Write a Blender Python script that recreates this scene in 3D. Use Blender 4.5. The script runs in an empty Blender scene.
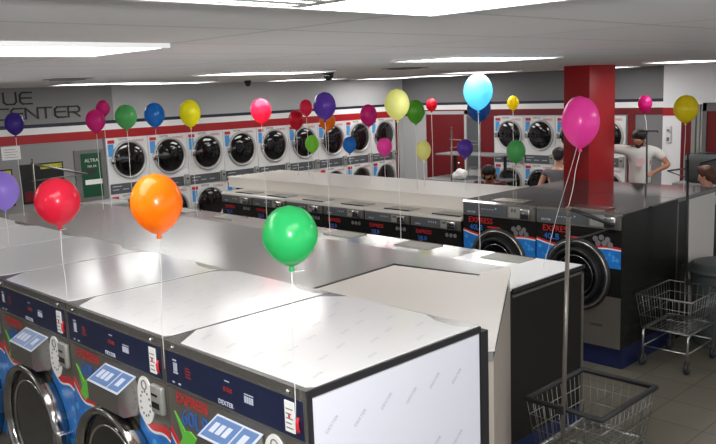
import bpy, bmesh, math, random
from mathutils import Vector, Matrix
random.seed(7)
PI = math.pi
scn = bpy.context.scene
COL = scn.collection

# ------------------------------------------------------------------ camera
F = 800.0
CAMH = 2.4
_ro, _pi, _ya = math.radians(-2.16), math.radians(9.40), math.radians(-45.87)
_fw = Vector((math.cos(_pi)*math.sin(_ya), math.cos(_pi)*math.cos(_ya), -math.sin(_pi)))
_rt = Vector((math.cos(_ya), -math.sin(_ya), 0))
_up = _rt.cross(_fw)
_r2 = math.cos(_ro)*_rt + math.sin(_ro)*_up
_u2 = -math.sin(_ro)*_rt + math.cos(_ro)*_up
cd = bpy.data.cameras.new('camera')
cam = bpy.data.objects.new('camera', cd)
COL.objects.link(cam)
M4 = Matrix((_r2, _u2, -_fw)).transposed().to_4x4()
M4.translation = Vector((0, 0, CAMH))
cam.matrix_world = M4
cd.sensor_width = 36
cd.lens = F/716*36
cd.clip_start = 0.05
scn.camera = cam

# ------------------------------------------------------------------ materials
def s2l(c):
    return c/12.92 if c <= 0.04045 else ((c+0.055)/1.055)**2.4
def rgb(r, g, b):
    return (s2l(r/255), s2l(g/255), s2l(b/255), 1)
def mat(name, col, rough=.5, metal=0., noise=0., nscale=8., bump=0., coat=0., spec=None, stretch=None):
    m = bpy.data.materials.new(name); m.use_nodes = True
    nt = m.node_tree; b = nt.nodes['Principled BSDF']
    b.inputs['Base Color'].default_value = col
    b.inputs['Roughness'].default_value = rough
    b.inputs['Metallic'].default_value = metal
    if coat: b.inputs['Coat Weight'].default_value = coat; b.inputs['Coat Roughness'].default_value = .08
    if spec is not None: b.inputs['Specular IOR Level'].default_value = spec
    if noise or bump:
        tc = nt.nodes.new('ShaderNodeTexCoord'); mp = nt.nodes.new('ShaderNodeMapping')
        if stretch: mp.inputs['Scale'].default_value = stretch
        n = nt.nodes.new('ShaderNodeTexNoise'); n.inputs['Scale'].default_value = nscale; n.inputs['Detail'].default_value = 4
        nt.links.new(tc.outputs['Object'], mp.inputs['Vector']); nt.links.new(mp.outputs['Vector'], n.inputs['Vector'])
        if noise:
            mx = nt.nodes.new('ShaderNodeMix'); mx.data_type = 'RGBA'
            mx.inputs[6].default_value = tuple(c*(1-noise) for c in col[:3])+(1,)
            mx.inputs[7].default_value = tuple(min(1, c*(1+noise)) for c in col[:3])+(1,)
            nt.links.new(n.outputs['Fac'], mx.inputs[0]); nt.links.new(mx.outputs[2], b.inputs['Base Color'])
        if bump:
            bp = nt.nodes.new('ShaderNodeBump'); bp.inputs['Strength'].default_value = bump; bp.inputs['Distance'].default_value = .01
            nt.links.new(n.outputs['Fac'], bp.inputs['Height']); nt.links.new(bp.outputs['Normal'], b.inputs['Normal'])
    return m
def emit(name, col, st):
    m = bpy.data.materials.new(name); m.use_nodes = True
    b = m.node_tree.nodes['Principled BSDF']
    b.inputs['Base Color'].default_value = (.8, .8, .8, 1)
    b.inputs['Emission Color'].default_value = col; b.inputs['Emission Strength'].default_value = st
    return m
def grid_mat(name, base, line, sx, sy, ox, oy, wid, rough, noise=.08, nscale=3., rvar=0.):
    """tiles in a world-space grid with thin lines between them"""
    m = bpy.data.materials.new(name); m.use_nodes = True
    nt = m.node_tree; b = nt.nodes['Principled BSDF']; L = nt.links.new
    g = nt.nodes.new('ShaderNodeNewGeometry'); sp = nt.nodes.new('ShaderNodeSeparateXYZ'); L(g.outputs['Position'], sp.inputs[0])
    def mth(op, a, v):
        n = nt.nodes.new('ShaderNodeMath'); n.operation = op
        L(a, n.inputs[0])
        if isinstance(v, (int, float)): n.inputs[1].default_value = v
        else: L(v, n.inputs[1])
        return n.outputs[0]
    ls, cells = [], []
    for ax, s, o in (('X', sx, ox), ('Y', sy, oy)):
        q = mth('DIVIDE', mth('SUBTRACT', sp.outputs[ax], o), s)
        fr = mth('FRACT', q, 0)
        d = mth('ABSOLUTE', mth('SUBTRACT', fr, .5), 0)
        ls.append(mth('GREATER_THAN', d, .5-wid/2/s)); cells.append(mth('FLOOR', q, 0))
    ln = mth('MAXIMUM', ls[0], ls[1])
    cb = nt.nodes.new('ShaderNodeCombineXYZ'); L(cells[0], cb.inputs[0]); L(cells[1], cb.inputs[1])
    wn = nt.nodes.new('ShaderNodeTexWhiteNoise'); L(cb.outputs[0], wn.inputs['Vector'])
    nz = nt.nodes.new('ShaderNodeTexNoise'); nz.inputs['Scale'].default_value = nscale; nz.inputs['Detail'].default_value = 5
    L(g.outputs['Position'], nz.inputs['Vector'])
    v = mth('ADD', mth('MULTIPLY', wn.outputs['Value'], noise), mth('MULTIPLY', nz.outputs['Fac'], noise*1.5))
    v = mth('ADD', v, 1-noise*1.25)
    mul = nt.nodes.new('ShaderNodeMix'); mul.data_type = 'RGBA'; mul.blend_type = 'MULTIPLY'; mul.inputs[0].default_value = 1
    mul.inputs[6].default_value = base; cc = nt.nodes.new('ShaderNodeCombineColor')
    for i in range(3): L(v, cc.inputs[i])
    L(cc.outputs[0], mul.inputs[7])
    mx = nt.nodes.new('ShaderNodeMix'); mx.data_type = 'RGBA'; L(ln, mx.inputs[0]); L(mul.outputs[2], mx.inputs[6]); mx.inputs[7].default_value = line
    L(mx.outputs[2], b.inputs['Base Color']); b.inputs['Roughness'].default_value = rough
    bp = nt.nodes.new('ShaderNodeBump'); bp.inputs['Strength'].default_value = .15; bp.inputs['Distance'].default_value = .005
    L(nz.outputs['Fac'], bp.inputs['Height']); L(bp.outputs['Normal'], b.inputs['Normal'])
    return m

M = {}
M['ceiling'] = grid_mat('ceiling_tiles', rgb(238, 237, 237), rgb(216, 216, 215), .61, 1.22, -2.58, .38, .026, .85, .035, 2.)
M['floor'] = grid_mat('floor_tiles', rgb(102, 97, 86), rgb(74, 71, 64), .40, .40, -.1, .05, .012, .42, .16, 5.)
M['wall_light'] = mat('paint_light_grey', rgb(184, 185, 186), .7, noise=.03, nscale=2)
M['wall_sign'] = mat('paint_shaded_grey', rgb(142, 141, 141), .7, noise=.03, nscale=2)  # wall grey darkened: the shade over the sign wall is put into its colour
M['wall_back'] = mat('paint_dark_grey', rgb(122, 122, 124), .7, noise=.03, nscale=2)
M['wall_white'] = mat('paint_white', rgb(236, 236, 238), .6, noise=.02, nscale=2)
M['navy_paint'] = mat('navy_paint', rgb(26, 28, 52), .5)
M['white_paint'] = mat('white_paint', rgb(240, 240, 240), .5)
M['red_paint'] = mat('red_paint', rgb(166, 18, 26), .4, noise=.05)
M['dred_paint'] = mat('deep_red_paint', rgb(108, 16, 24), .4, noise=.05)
M['film'] = mat('white_film', rgb(236, 236, 237), .16, noise=.015, nscale=1.5, bump=.06)
M['filmprint'] = mat('film_print', rgb(165, 166, 172), .4)
M['sidefilm'] = mat('side_film', rgb(224, 224, 234), .35, bump=.05, nscale=3, stretch=(1, 6, .4))
M['sheet'] = mat('grey_sheet', rgb(220, 214, 207), .4, noise=.03, nscale=2)
M['steel'] = mat('brushed_steel', rgb(150, 148, 145), .27, .85, noise=.05, nscale=3, stretch=(1, 20, 1))
M['steel_top'] = mat('mill_steel', rgb(192, 192, 191), .2, .65, noise=.04, nscale=1.5)
M['cover'] = mat('beige_cover', rgb(224, 219, 211), .32, .0, noise=.03, nscale=2)
M['dsteel'] = mat('dark_steel', rgb(120, 115, 108), .32, .55, noise=.08, nscale=2, stretch=(30, 1, 1))
M['black_panel'] = mat('black_panel', rgb(34, 33, 31), .25, .3, noise=.1, nscale=2)
M['black'] = mat('black_plastic', rgb(24, 24, 26), .45)
M['rubber'] = mat('black_rubber', rgb(30, 30, 33), .6)
M['chrome'] = mat('chrome', rgb(215, 215, 215), .14, 1.)
M['door_chrome'] = mat('door_chrome', rgb(176, 174, 172), .13, 1.)
M['dryer_ring'] = mat('dryer_ring', rgb(186, 186, 184), .42, .35)
M['polished'] = mat('polished_steel', rgb(150, 148, 146), .09, .85, noise=.03, nscale=2)
M['btop'] = mat('satin_steel_top', rgb(196, 195, 191), .13, .6, noise=.04, nscale=1.5)
M['wire'] = mat('wire_chrome', rgb(146, 146, 143), .35, .8)
M['end_panel'] = mat('beige_end_panel', rgb(186, 176, 165), .4, noise=.06, nscale=3)
M['ctop'] = mat('beige_top', rgb(200, 195, 188), .28, .1, noise=.03, nscale=2)
M['cart_tube'] = mat('cart_tube', rgb(170, 170, 168), .28, .9)
M['navy'] = mat('navy_panel', rgb(24, 32, 62), .3)
M['navybase'] = mat('navy_base', rgb(22, 30, 68), .4)
M['glass'] = mat('dark_glass', rgb(14, 14, 16), .06, coat=.5)
M['drum'] = mat('drum_steel', rgb(120, 118, 116), .3, .9, noise=.3, nscale=12)
M['white'] = mat('white_enamel', rgb(224, 224, 224), .35)
M['greypan'] = mat('grey_panel', rgb(84, 87, 90), .4)
M['palepan'] = mat('pale_panel', rgb(160, 160, 154), .4, .3)
M['blue'] = mat('blue_print', rgb(34, 112, 190), .35, noise=.5, nscale=14)
M['sky_blue'] = mat('sky_blue_print', rgb(72, 152, 214), .4)
M['red'] = mat('red_print', rgb(196, 34, 40), .4)
M['green'] = mat('green_print', rgb(96, 186, 62), .4)
M['labelblue'] = mat('label_blue', rgb(84, 116, 162), .4)
M['letterblue'] = mat('letter_blue', rgb(44, 104, 190), .4)
M['paper'] = mat('paper', rgb(236, 235, 232), .6)
M['ink'] = mat('ink', rgb(50, 48, 50), .6)
M['pale_print'] = mat('pale_print', rgb(190, 196, 210), .5)
M['redled'] = mat('red_led', rgb(140, 40, 36), .4)
M['greencard'] = mat('green_board', rgb(18, 74, 46), .4)
M['greyframe'] = mat('grey_frame', rgb(110, 108, 108), .5)
M['yellowtxt'] = mat('yellow_print', rgb(206, 200, 60), .5)
M['string'] = mat('string', rgb(232, 230, 225), .6)
M['fabric_black'] = mat('black_fabric', rgb(28, 28, 30), .8)
M['tablegrey'] = mat('table_grey', rgb(128, 130, 132), .4)
M['bag'] = mat('dark_bag', rgb(70, 76, 76), .4, noise=.12, nscale=5, bump=.1)
M['lamp'] = emit('lamp_diffuser', (1, .985, .96, 1), 9.5)

# ------------------------------------------------------------------ mesh builder
class MB:
    def __init__(s): s.v = []; s.f = []; s.mi = []; s.sm = []
    def add(s, vs, fs, mi=0, smooth=False):
        b = len(s.v); s.v += [tuple(v) for v in vs]
        for f in fs: s.f.append(tuple(b+i for i in f)); s.mi.append(mi); s.sm.append(smooth)
        return s
    def box(s, x0, x1, y0, y1, z0, z1, mi=0):
        v = [(x0,y0,z0),(x1,y0,z0),(x1,y1,z0),(x0,y1,z0),(x0,y0,z1),(x1,y0,z1),(x1,y1,z1),(x0,y1,z1)]
        return s.add(v, [(0,3,2,1),(4,5,6,7),(0,1,5,4),(1,2,6,5),(2,3,7,6),(3,0,4,7)], mi)
    def cbox(s, x0, x1, y0, y1, z0, z1, c=.01, mi=0):
        """box with chamfered edges"""
        bm = bmesh.new(); bmesh.ops.create_cube(bm, size=1)
        for v in bm.verts:
            v.co = Vector(((x0+x1)/2+v.co.x*(x1-x0), (y0+y1)/2+v.co.y*(y1-y0), (z0+z1)/2+v.co.z*(z1-z0)))
        bmesh.ops.bevel(bm, geom=bm.edges[:], offset=c, segments=2, affect='EDGES', profile=.6)
        bm.verts.index_update()
        s.add([v.co[:] for v in bm.verts], [[v.index for v in f.verts] for f in bm.faces], mi, True); bm.free()
        return s
    def prism(s, poly, z0, z1, mi=0):
        n = len(poly)
        v = [(p[0],p[1],z0) for p in poly]+[(p[0],p[1],z1) for p in poly]
        return s.add(v, [tuple(range(n-1,-1,-1)), tuple(range(n,2*n))]+[(i,(i+1)%n,n+(i+1)%n,n+i) for i in range(n)], mi)
    def slab_xz(s, poly, y0, y1, mi=0):
        """polygon in x,z extruded from y0 (front) to y1"""
        n = len(poly)
        v = [(p[0],y0,p[1]) for p in poly]+[(p[0],y1,p[1]) for p in poly]
        return s.add(v, [tuple(range(n)), tuple(range(2*n-1,n-1,-1))]+[(i,n+i,n+(i+1)%n,(i+1)%n) for i in range(n)], mi)
    def slab_yz(s, poly, x0, x1, mi=0):
        n = len(poly)
        v = [(x0,p[0],p[1]) for p in poly]+[(x1,p[0],p[1]) for p in poly]
        return s.add(v, [tuple(range(n)), tuple(range(2*n-1,n-1,-1))]+[(i,n+i,n+(i+1)%n,(i+1)%n) for i in range(n)], mi)
    def tube(s, pts, r, seg=8, mi=0, closed=False):
        pts = [Vector(p) for p in pts]; n = len(pts); rings = []
        b = len(s.v); pu = None
        for i, p in enumerate(pts):
            a = pts[(i-1) % n] if (closed or i > 0) else p
            c = pts[(i+1) % n] if (closed or i < n-1) else p
            t = (c-a).normalized()
            if pu is None:
                pu = t.orthogonal().normalized()
            u = (pu - t*pu.dot(t))
            u = u.normalized() if u.length > 1e-6 else t.orthogonal().normalized()
            pu = u; w = t.cross(u)
            rr = r[i] if isinstance(r, (list, tuple)) else r
            s.v += [tuple(p+(u*math.cos(k*2*PI/seg)+w*math.sin(k*2*PI/seg))*rr) for k in range(seg)]
        for i in range(n if closed else n-1):
            for k in range(seg):
                j = (i+1) % n
                s.f.append((b+i*seg+k, b+i*seg+(k+1)%seg, b+j*seg+(k+1)%seg, b+j*seg+k)); s.mi.append(mi); s.sm.append(True)
        if not closed:
            s.f.append(tuple(b+k for k in range(seg-1,-1,-1))); s.mi.append(mi); s.sm.append(False)
            s.f.append(tuple(b+(n-1)*seg+k for k in range(seg))); s.mi.append(mi); s.sm.append(False)
        return s
    def lathe(s, prof, c=(0,0,0), axis='Z', seg=24, mi=0):
        """profile of (radius, height) about an axis; axis 'Y' turns height to -Y (out of a front)"""
        b = len(s.v)
        for r, h in prof:
            for k in range(seg):
                a = 2*PI*k/seg
                if axis == 'Z': s.v.append((c[0]+r*math.cos(a), c[1]+r*math.sin(a), c[2]+h))
                elif axis == 'Y': s.v.append((c[0]+r*math.cos(a), c[1]-h, c[2]+r*math.sin(a)))
                else: s.v.append((c[0]+h, c[1]+r*math.cos(a), c[2]+r*math.sin(a)))
        for i in range(len(prof)-1):
            for k in range(seg):
                s.f.append((b+i*seg+k, b+i*seg+(k+1)%seg, b+(i+1)*seg+(k+1)%seg, b+(i+1)*seg+k)); s.mi.append(mi); s.sm.append(True)
        if prof[0][0] > 1e-4: s.f.append(tuple(b+k for k in range(seg-1,-1,-1))); s.mi.append(mi); s.sm.append(False)
        if prof[-1][0] > 1e-4:
            e = b+(len(prof)-1)*seg; s.f.append(tuple(e+k for k in range(seg))); s.mi.append(mi); s.sm.append(False)
        return s
    def text(s, body, size, xf, mi=0, ext=.0008):
        """lettering laid out by a 4x4 from the text plane (x right, y up)"""
        cu = bpy.data.curves.new('lettering', 'FONT'); cu.body = body; cu.size = size; cu.extrude = ext
        cu.align_x = 'CENTER'; cu.align_y = 'CENTER'; cu.resolution_u = 2; cu.fill_mode = 'FRONT' if ext == 0 else 'BOTH'
        o = bpy.data.objects.new('lettering', cu); COL.objects.link(o)
        dg = bpy.context.evaluated_depsgraph_get(); me = bpy.data.meshes.new_from_object(o.evaluated_get(dg))
        s.add([xf @ v.co for v in me.vertices], [tuple(p.vertices) for p in me.polygons], mi)
        bpy.data.objects.remove(o); bpy.data.curves.remove(cu); bpy.data.meshes.remove(me)
        return s
    def build(s, name, mats, parent=None, loc=None, rotz=None):
        me = bpy.data.meshes.new(name); me.from_pydata(s.v, [], s.f); me.validate()
        if not isinstance(mats, (list, tuple)): mats = [mats]
        for m in mats: me.materials.append(m)
        if len(me.polygons) == len(s.f):
            me.polygons.foreach_set('material_index', s.mi); me.polygons.foreach_set('use_smooth', s.sm)
        bm = bmesh.new(); bm.from_mesh(me); bmesh.ops.recalc_face_normals(bm, faces=bm.faces[:]); bm.to_mesh(me); bm.free()
        me.update()
        o = bpy.data.objects.new(name, me); COL.objects.link(o)
        if parent is not None: o.parent = parent
        if loc is not None: o.location = loc
        if rotz is not None: o.rotation_euler = (0, 0, rotz)
        return o
def front_xf(x, y, z, roll=0.):
    """text on a front that faces -Y: text x -> +X, text y -> +Z"""
    return Matrix.Translation((x, y, z)) @ Matrix.Rotation(PI/2, 4, 'X') @ Matrix.Rotation(roll, 4, 'Z')
def tag(o, label, cat, group=None):
    o['label'] = label; o['category'] = cat
    if group: o['group'] = group
    return o
def empty(name, loc, rz=0.):
    o = bpy.data.objects.new(name, None); COL.objects.link(o); o.location = loc; o.rotation_euler = (0, 0, rz)
    o.empty_display_size = .1
    return o
def struct(o):
    o['kind'] = 'structure'; return o
def copy_tree(o, parent=None):
    c = o.copy(); COL.objects.link(c)
    if parent is not None: c.parent = parent
    for ch in list(o.children): copy_tree(ch, c)
    return c

# ------------------------------------------------------------------ the setting
XW, YW, ZC = -10.95, 12.0, 2.59
XR, YF = 3.0, -2.6
struct(MB().box(XW-1.2, XR+.1, YF-.1, YW+1.2, -.1, 0).build('floor', M['floor']))
struct(MB().box(XW-1.2, XR+.1, YF-.1, YW+1.2, ZC, ZC+.1).build('ceiling', M['ceiling']))
DY0, DY1 = 5.53, 11.75         # dryer recess in the left wall
BX0, BX1 = -8.72, -6.15        # dryer recess in the back wall
w = MB()
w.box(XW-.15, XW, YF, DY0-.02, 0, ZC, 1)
w.box(XW-.15, XW, DY0-.02, 5.72, 1.845, ZC, 1)  # shaded colour runs on to the shade edge above the first dryer
w.box(XW-.15, XW, 5.72, YW, 1.845, ZC, 0)
w.box(XW-.15, XW, DY1+.02, YW+.15, 0, 1.845, 0)
w.box(XW-1.1, XW-1.0, DY0-.1, DY1+.1, 0, 1.845, 0)
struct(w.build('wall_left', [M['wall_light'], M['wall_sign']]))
w = MB()
w.box(XW-.1, BX0-.02, YW, YW+.15, 0, ZC)
w.box(BX0-.02, BX1+.02, YW, YW+.15, 1.86, ZC)
w.box(BX1+.02, XR, YW, YW+.15, 0, ZC)
w.box(BX0-.1, BX1+.1, YW+1.0, YW+1.1, 0, 1.86)
struct(w.build('wall_back', M['wall_back']))
# light grey lower panels and corner returns of the back wall
struct(MB().box(XW+.002, -10.36, YW-.012, YW, 0, 1.83).box(-9.36, -9.02, YW-.012, YW, 0, 1.83).build('wall_panel', M['wall_light']))
struct(MB().box(-5.52, XR, YW-.10, YW, 0, ZC).build('wall_pilaster', M['wall_white']))
# wall on the street side with a long window, behind the camera
w = MB()
w.box(XR, XR+.15, YF, YW, 0, .8); w.box(XR, XR+.15, YF, YW, 2.3, ZC)
for y in (YF, .4, 3.4, 6.4, 9.4, YW-.12): w.box(XR, XR+.15, y, y+.12, .8, 2.3)
struct(w.build('wall_right', M['wall_white']))
gl = bpy.data.materials.new('window_glass'); gl.use_nodes = True
gl.node_tree.nodes['Principled BSDF'].inputs['Transmission Weight'].default_value = 1; gl.node_tree.nodes['Principled BSDF'].inputs['Roughness'].default_value = 0
for k_, (y0_, y1_) in enumerate(((YF+.12, .4), (.52, 3.4), (3.52, 6.4), (6.52, 9.4), (9.52, YW-.12))):
    struct(MB().box(XR+.06, XR+.07, y0_, y1_, .8, 2.3).build('window_%d' % (k_+2), gl))
struct(MB().box(XW, XR, YF-.15, YF, 0, ZC).build('wall_front', M['wall_white']))
# painted bands
def bands(n0, f):
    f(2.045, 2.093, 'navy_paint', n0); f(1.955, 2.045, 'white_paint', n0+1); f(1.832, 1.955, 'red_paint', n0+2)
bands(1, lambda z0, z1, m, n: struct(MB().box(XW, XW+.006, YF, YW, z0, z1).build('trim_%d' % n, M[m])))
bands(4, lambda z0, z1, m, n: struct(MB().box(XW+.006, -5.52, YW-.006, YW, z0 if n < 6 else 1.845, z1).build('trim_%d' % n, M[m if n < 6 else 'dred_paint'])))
struct(MB().box(-5.524, -5.0, YW-.106, YW-.1, 1.835, 1.955).build('trim_7', M['red_paint']))
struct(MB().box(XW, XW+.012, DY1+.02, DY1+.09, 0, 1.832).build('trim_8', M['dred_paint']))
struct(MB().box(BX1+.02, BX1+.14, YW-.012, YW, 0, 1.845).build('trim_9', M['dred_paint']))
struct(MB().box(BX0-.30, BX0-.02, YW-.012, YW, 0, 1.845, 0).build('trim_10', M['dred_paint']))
# red door in the back wall
d = struct(MB().box(-10.32, -9.38, YW-.03, YW, .02, 1.87).build('door_1', M['dred_paint']))
hb = MB(); hb.lathe([(.028, 0), (.028, .03), (.02, .05), (0, .055)], (-9.50, YW-.03, .95), 'Y', 12)
struct(hb.build('door_knob', M['chrome'], d))
fr = MB(); fr.box(-10.38, -10.32, YW-.04, YW, 0, 1.93); fr.box(-9.38, -9.32, YW-.04, YW, 0, 1.93); fr.box(-10.38, -9.32, YW-.04, YW, 1.87, 1.93)
struct(fr.build('door_frame', M['wall_light'], d))
# the dark glazed panel beside the first back dryer
d = struct(MB().box(-9.30, -9.06, YW-.03, YW-.012, .9, 1.80).build('window_1', M['greypan']))
fr = MB().box(-9.33, -9.30, YW-.04, YW-.012, .87, 1.83).box(-9.06, -9.03, YW-.04, YW-.012, .87, 1.83).box(-9.30, -9.06, YW-.04, YW-.012, 1.80, 1.83).box(-9.30, -9.06, YW-.04, YW-.012, .87, .9)
struct(fr.build('window_frame', M['greyframe'], d))
# red and white entrance at the far right
d = struct(MB().box(-5.22, -5.06, YW-.13, YW-.1, .02, 1.86).build('door_2', M['dred_paint']))
fr = MB().box(-5.06, -5.0, YW-.15, YW-.1, 0, 2.0).box(-4.98, -4.94, YW-.15, YW-.1, 0, 2.0)
struct(fr.build('door_frame', M['palepan'], d))
d = struct(MB().box(-4.84, -4.2, YW-.13, YW-.1, .02, 1.9).build('door_3', M['dred_paint']))
fr = MB().box(-4.90, -4.84, YW-.15, YW-.1, 0, 2.02).box(-4.90, -4.14, YW-.15, YW-.1, 1.9, 2.02).box(-4.2, -4.14, YW-.15, YW-.1, 0, 1.9)
struct(fr.build('door_frame', M['greyframe'], d))
# red column
struct(MB().cbox(-5.47, -5.11, 9.0, 9.64, 0, ZC, .006).build('column', M['red_paint']))

# ------------------------------------------------------------------ ceiling lights, vents, domes
LG = 'fluorescent ceiling lights'
def cell(ix, iy): return (-2.58-.61*ix-.305, .38+1.22*iy+.61)
def make_light():
    r = empty('ceiling_light', (0, 0, 0))
    MB().box(-.28, .28, -.585, .585, -.012, -.004).build('diffuser', M['lamp'], r)
    f = MB()
    for a in ((-.30, -.28, -.605, .605), (.28, .30, -.605, .605)): f.box(*a, -.016, 0)
    for a in ((-.28, .28, -.605, -.585), (-.28, .28, .585, .605)): f.box(*a, -.016, 0)
    f.build('frame', M['white'], r)
    return r
lights = [((0, 0), 'long fluorescent ceiling panel at the top left, nearest and largest'),
 ((1, 3), 'fluorescent ceiling panel above the light blue balloon, nearest on the right'),
 ((5, 3), 'fluorescent ceiling panel above the red and purple balloons, left of the black dome'),
 ((10, 3), 'fluorescent ceiling panel just above the wall lettering on the left'),
 ((11, 4), 'fluorescent ceiling panel above the yellow balloon by the left dryers'),
 ((11, 6), 'thin far fluorescent ceiling panel below the black dome camera'),
 ((12, 8), 'far fluorescent ceiling panel above the pale yellow balloon in the corner'),
 ((7, 7), 'far fluorescent ceiling panel just above the light blue balloon'),
 ((10, 8), 'thin farthest fluorescent ceiling panel left of the light blue balloon'),
 ((2, 7), 'fluorescent ceiling panel at the right edge above the white pilaster'),
 ((5, 8), 'fluorescent ceiling panel partly hidden behind the red column')]
hidden = [(-3, 0), (-3, 3), (1, -2), (6, -2), (10, -1), (6, 0), (-6, 2)]
L0 = make_light()
for i, (c, lab) in enumerate(lights + [(h, None) for h in hidden]):
    o = L0 if i == 0 else copy_tree(L0)
    x, y = cell(*c); o.location = (x, y, ZC)
    tag(o, lab or 'fluorescent ceiling panel outside the view, behind or beside the photographer', 'ceiling light', LG)
def vent(loc, s, label, n=9, dr=.014, fm='white'):
    r = empty('ceiling_vent', loc)
    f = MB()
    for a in ((-s, -s+.04, -s, s), (s-.04, s, -s, s), (-s+.04, s-.04, -s, -s+.04), (-s+.04, s-.04, s-.04, s)): f.box(*a, -dr, 0)
    f.build('frame', M[fm], r)
    MB().box(-s+.04, s-.04, -s+.04, s-.04, -.004, -.001).build('backing', M['black'], r)
    sl = MB()
    for k in range(n):
        u = -s+.06+(2*s-.12)*k/(n-1)
        sl.add([(u-.03, -s+.04, -.013), (u-.03, s-.04, -.013), (u+.012, s-.04, -.005), (u+.012, -s+.04, -.005),
                (u-.03, -s+.04, -.015), (u-.03, s-.04, -.015), (u+.012, s-.04, -.007), (u+.012, -s+.04, -.007)],
               [(0,1,2,3),(7,6,5,4),(0,4,5,1),(1,5,6,2),(2,6,7,3),(3,7,4,0)])
    sl.build('louvre', M[fm], r)
    return tag(r, label, 'vent')
vent((-1.09, .87, ZC), .28, 'louvred white air grille in the ceiling at the top of the picture', 9, .014, 'palepan')
vent((-5.3, 5.85, ZC), .16, 'small louvred vent in the ceiling left of the far light panel', 5, .006, 'greyframe')
vent((-6.9, 3.2, ZC), .16, 'small louvred vent in the ceiling over the left machines', 5, .006, 'greyframe')
def dome(loc, s, label):
    r = empty('dome_camera', loc)
    MB().lathe([(.055*s, 0), (.055*s, -.03*s), (.05*s, -.035*s)], (0, 0, 0), 'Z', 16).build('mount', M['black'], r)
    MB().lathe([(.05*s, -.03*s), (.05*s, -.05*s), (.042*s, -.072*s), (.025*s, -.09*s), (0, -.096*s)], (0, 0, 0), 'Z', 16).build('dome', M['glass'], r)
    return tag(r, label, 'camera')
dome((-5.85, 5.35, ZC), 1.0, 'black dome security camera on the ceiling above the purple balloon')
dome((-9.7, 7.25, ZC), .9, 'black dome security camera on the ceiling by the left wall above the dryers')

# ------------------------------------------------------------------ wall lettering
sg = empty('wall_sign', (XW, 4.10, 2.10))
def letter(strokes, y0, z0, wd=.165, ht=.15, t=.021):
    m = MB()
    for st in strokes:
        for (a, b), (c, d) in zip(st[:-1], st[1:]):
            p = Vector((y0+a*wd, z0+b*ht)); q = Vector((y0+c*wd, z0+d*ht)); dr = (q-p).normalized()*t/2; nn = Vector((-dr.y, dr.x))
            p2, q2 = p-dr, q+dr
            m.slab_yz([tuple(p2-nn), tuple(q2-nn), tuple(q2+nn), tuple(p2+nn)], .002, .014)
    m.build('letter', M['ink'], sg)
Es = [[(1, 1), (.25, 1), (.05, .8), (.05, .2), (.25, 0), (1, 0)], [(.05, .52), (.95, .52)]]
ZR1, ZR2 = 2.375-2.10, 2.175-2.10
letter([[(0, 1), (0, .2), (.2, 0), (.8, 0), (1, .2), (1, 1)]], .06, ZR1)
letter(Es, .27, ZR1)
letter([[(1, 1), (.25, 1), (.05, .8), (.05, .2), (.25, 0), (1, 0)]], -.06, ZR2, ht=.14)
letter(Es, .135, ZR2, ht=.14)
letter([[(0, 0), (0, 1), (1, 0), (1, 1)]], .335, ZR2, ht=.14)
letter([[(0, 1), (1, 1)], [(.5, 1), (.5, 0)]], .53, ZR2, ht=.14)
letter(Es, .735, ZR2, ht=.14)
letter([[(0, 0), (0, 1), (.85, 1), (1, .85), (1, .6), (.85, .45), (0, .45)], [(.5, .45), (1, 0)]], .935, ZR2, ht=.14)
tag(sg, 'dark lettering ending in UE and CENTER high on the grey wall at left', 'sign')

# ------------------------------------------------------------------ posters on the left wall
def wall_board(name, y0, y1, z0, z1, d, m, label, cat):
    o = empty(name, (XW, (y0+y1)/2, z0)); W = (y1-y0)/2; H = z1-z0
    MB().box(.001, d, -W, W, 0, H).build('board', m, o)
    return tag(o, label, cat), W, H
def left_xf(x, y, z): return Matrix.Translation((x, y, z)) @ Matrix.Rotation(PI/2, 4, 'Z') @ Matrix.Rotation(PI/2, 4, 'X')
o, W, H = wall_board('wall_poster', 5.05, 5.51, .96, 1.69, .02, M['greyframe'], 'green poster in a grey frame on the wall left of the dryers', 'poster')
MB().box(.02, .026, -W+.09, W-.06, .05, H-.05).build('poster_sheet', M['greencard'], o)
t = MB().text('ALTRA', .07, left_xf(.027, .02, .575), 0)
t.text('MA HI', .05, left_xf(.027, .02, .49), 0); t.build('lettering', M['paper'], o)
MB().box(.026, .029, -.10, .16, .23, .30).build('label_strip', M['paper'], o)
MB().box(.026, .029, -.07, .07, .39, .45).build('dark_picture', M['ink'], o)
o, W, H = wall_board('wall_poster', 4.27, 4.88, 1.02, 1.56, .015, M['black'], 'black poster with a yellow heading behind the red balloon', 'poster')
MB().box(.015, .02, -.02, W-.02, H-.08, H-.02).build('heading_band', M['yellowtxt'], o)
MB().text('HOW TO USE', .05, left_xf(.021, .14, H-.05)).build('heading_lettering', M['ink'], o)
MB().box(.015, .02, -W+.04, W-.04, .03, .17).build('picture_strip', M['dred_paint'], o)
o, W, H = wall_board('wall_poster', 3.6, 4.17, 1.02, 1.52, .015, M['black'], 'black poster with a yellow heading cut by the left edge of the picture', 'poster')
MB().box(.015, .02, -.02, W-.02, H-.08, H-.02).build('heading_band', M['yellowtxt'], o)
o, W, H = wall_board('wall_notice', 4.06, 4.31, 1.64, 1.82, .006, M['paper'], 'white paper notice under the red stripe at the far left', 'notice')
tl = MB()
for k in range(4): tl.box(.006, .007, -.09, .09-.03*(k % 2), .03+.035*k, .036+.035*k)
tl.build('text_lines', M['greyframe'], o)
cb = empty('wall_cabinet', (XW+.25, 5.35, 0))
MB().cbox(-.245, .2, -.32, .25, 0, .95, .008).build('body', M['wall_light'], cb)
MB().box(.2, .206, -.3, .23, .05, .92).build('door', M['palepan'], cb)
tag(cb, 'low grey cabinet against the wall under the green poster', 'cabinet')

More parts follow.
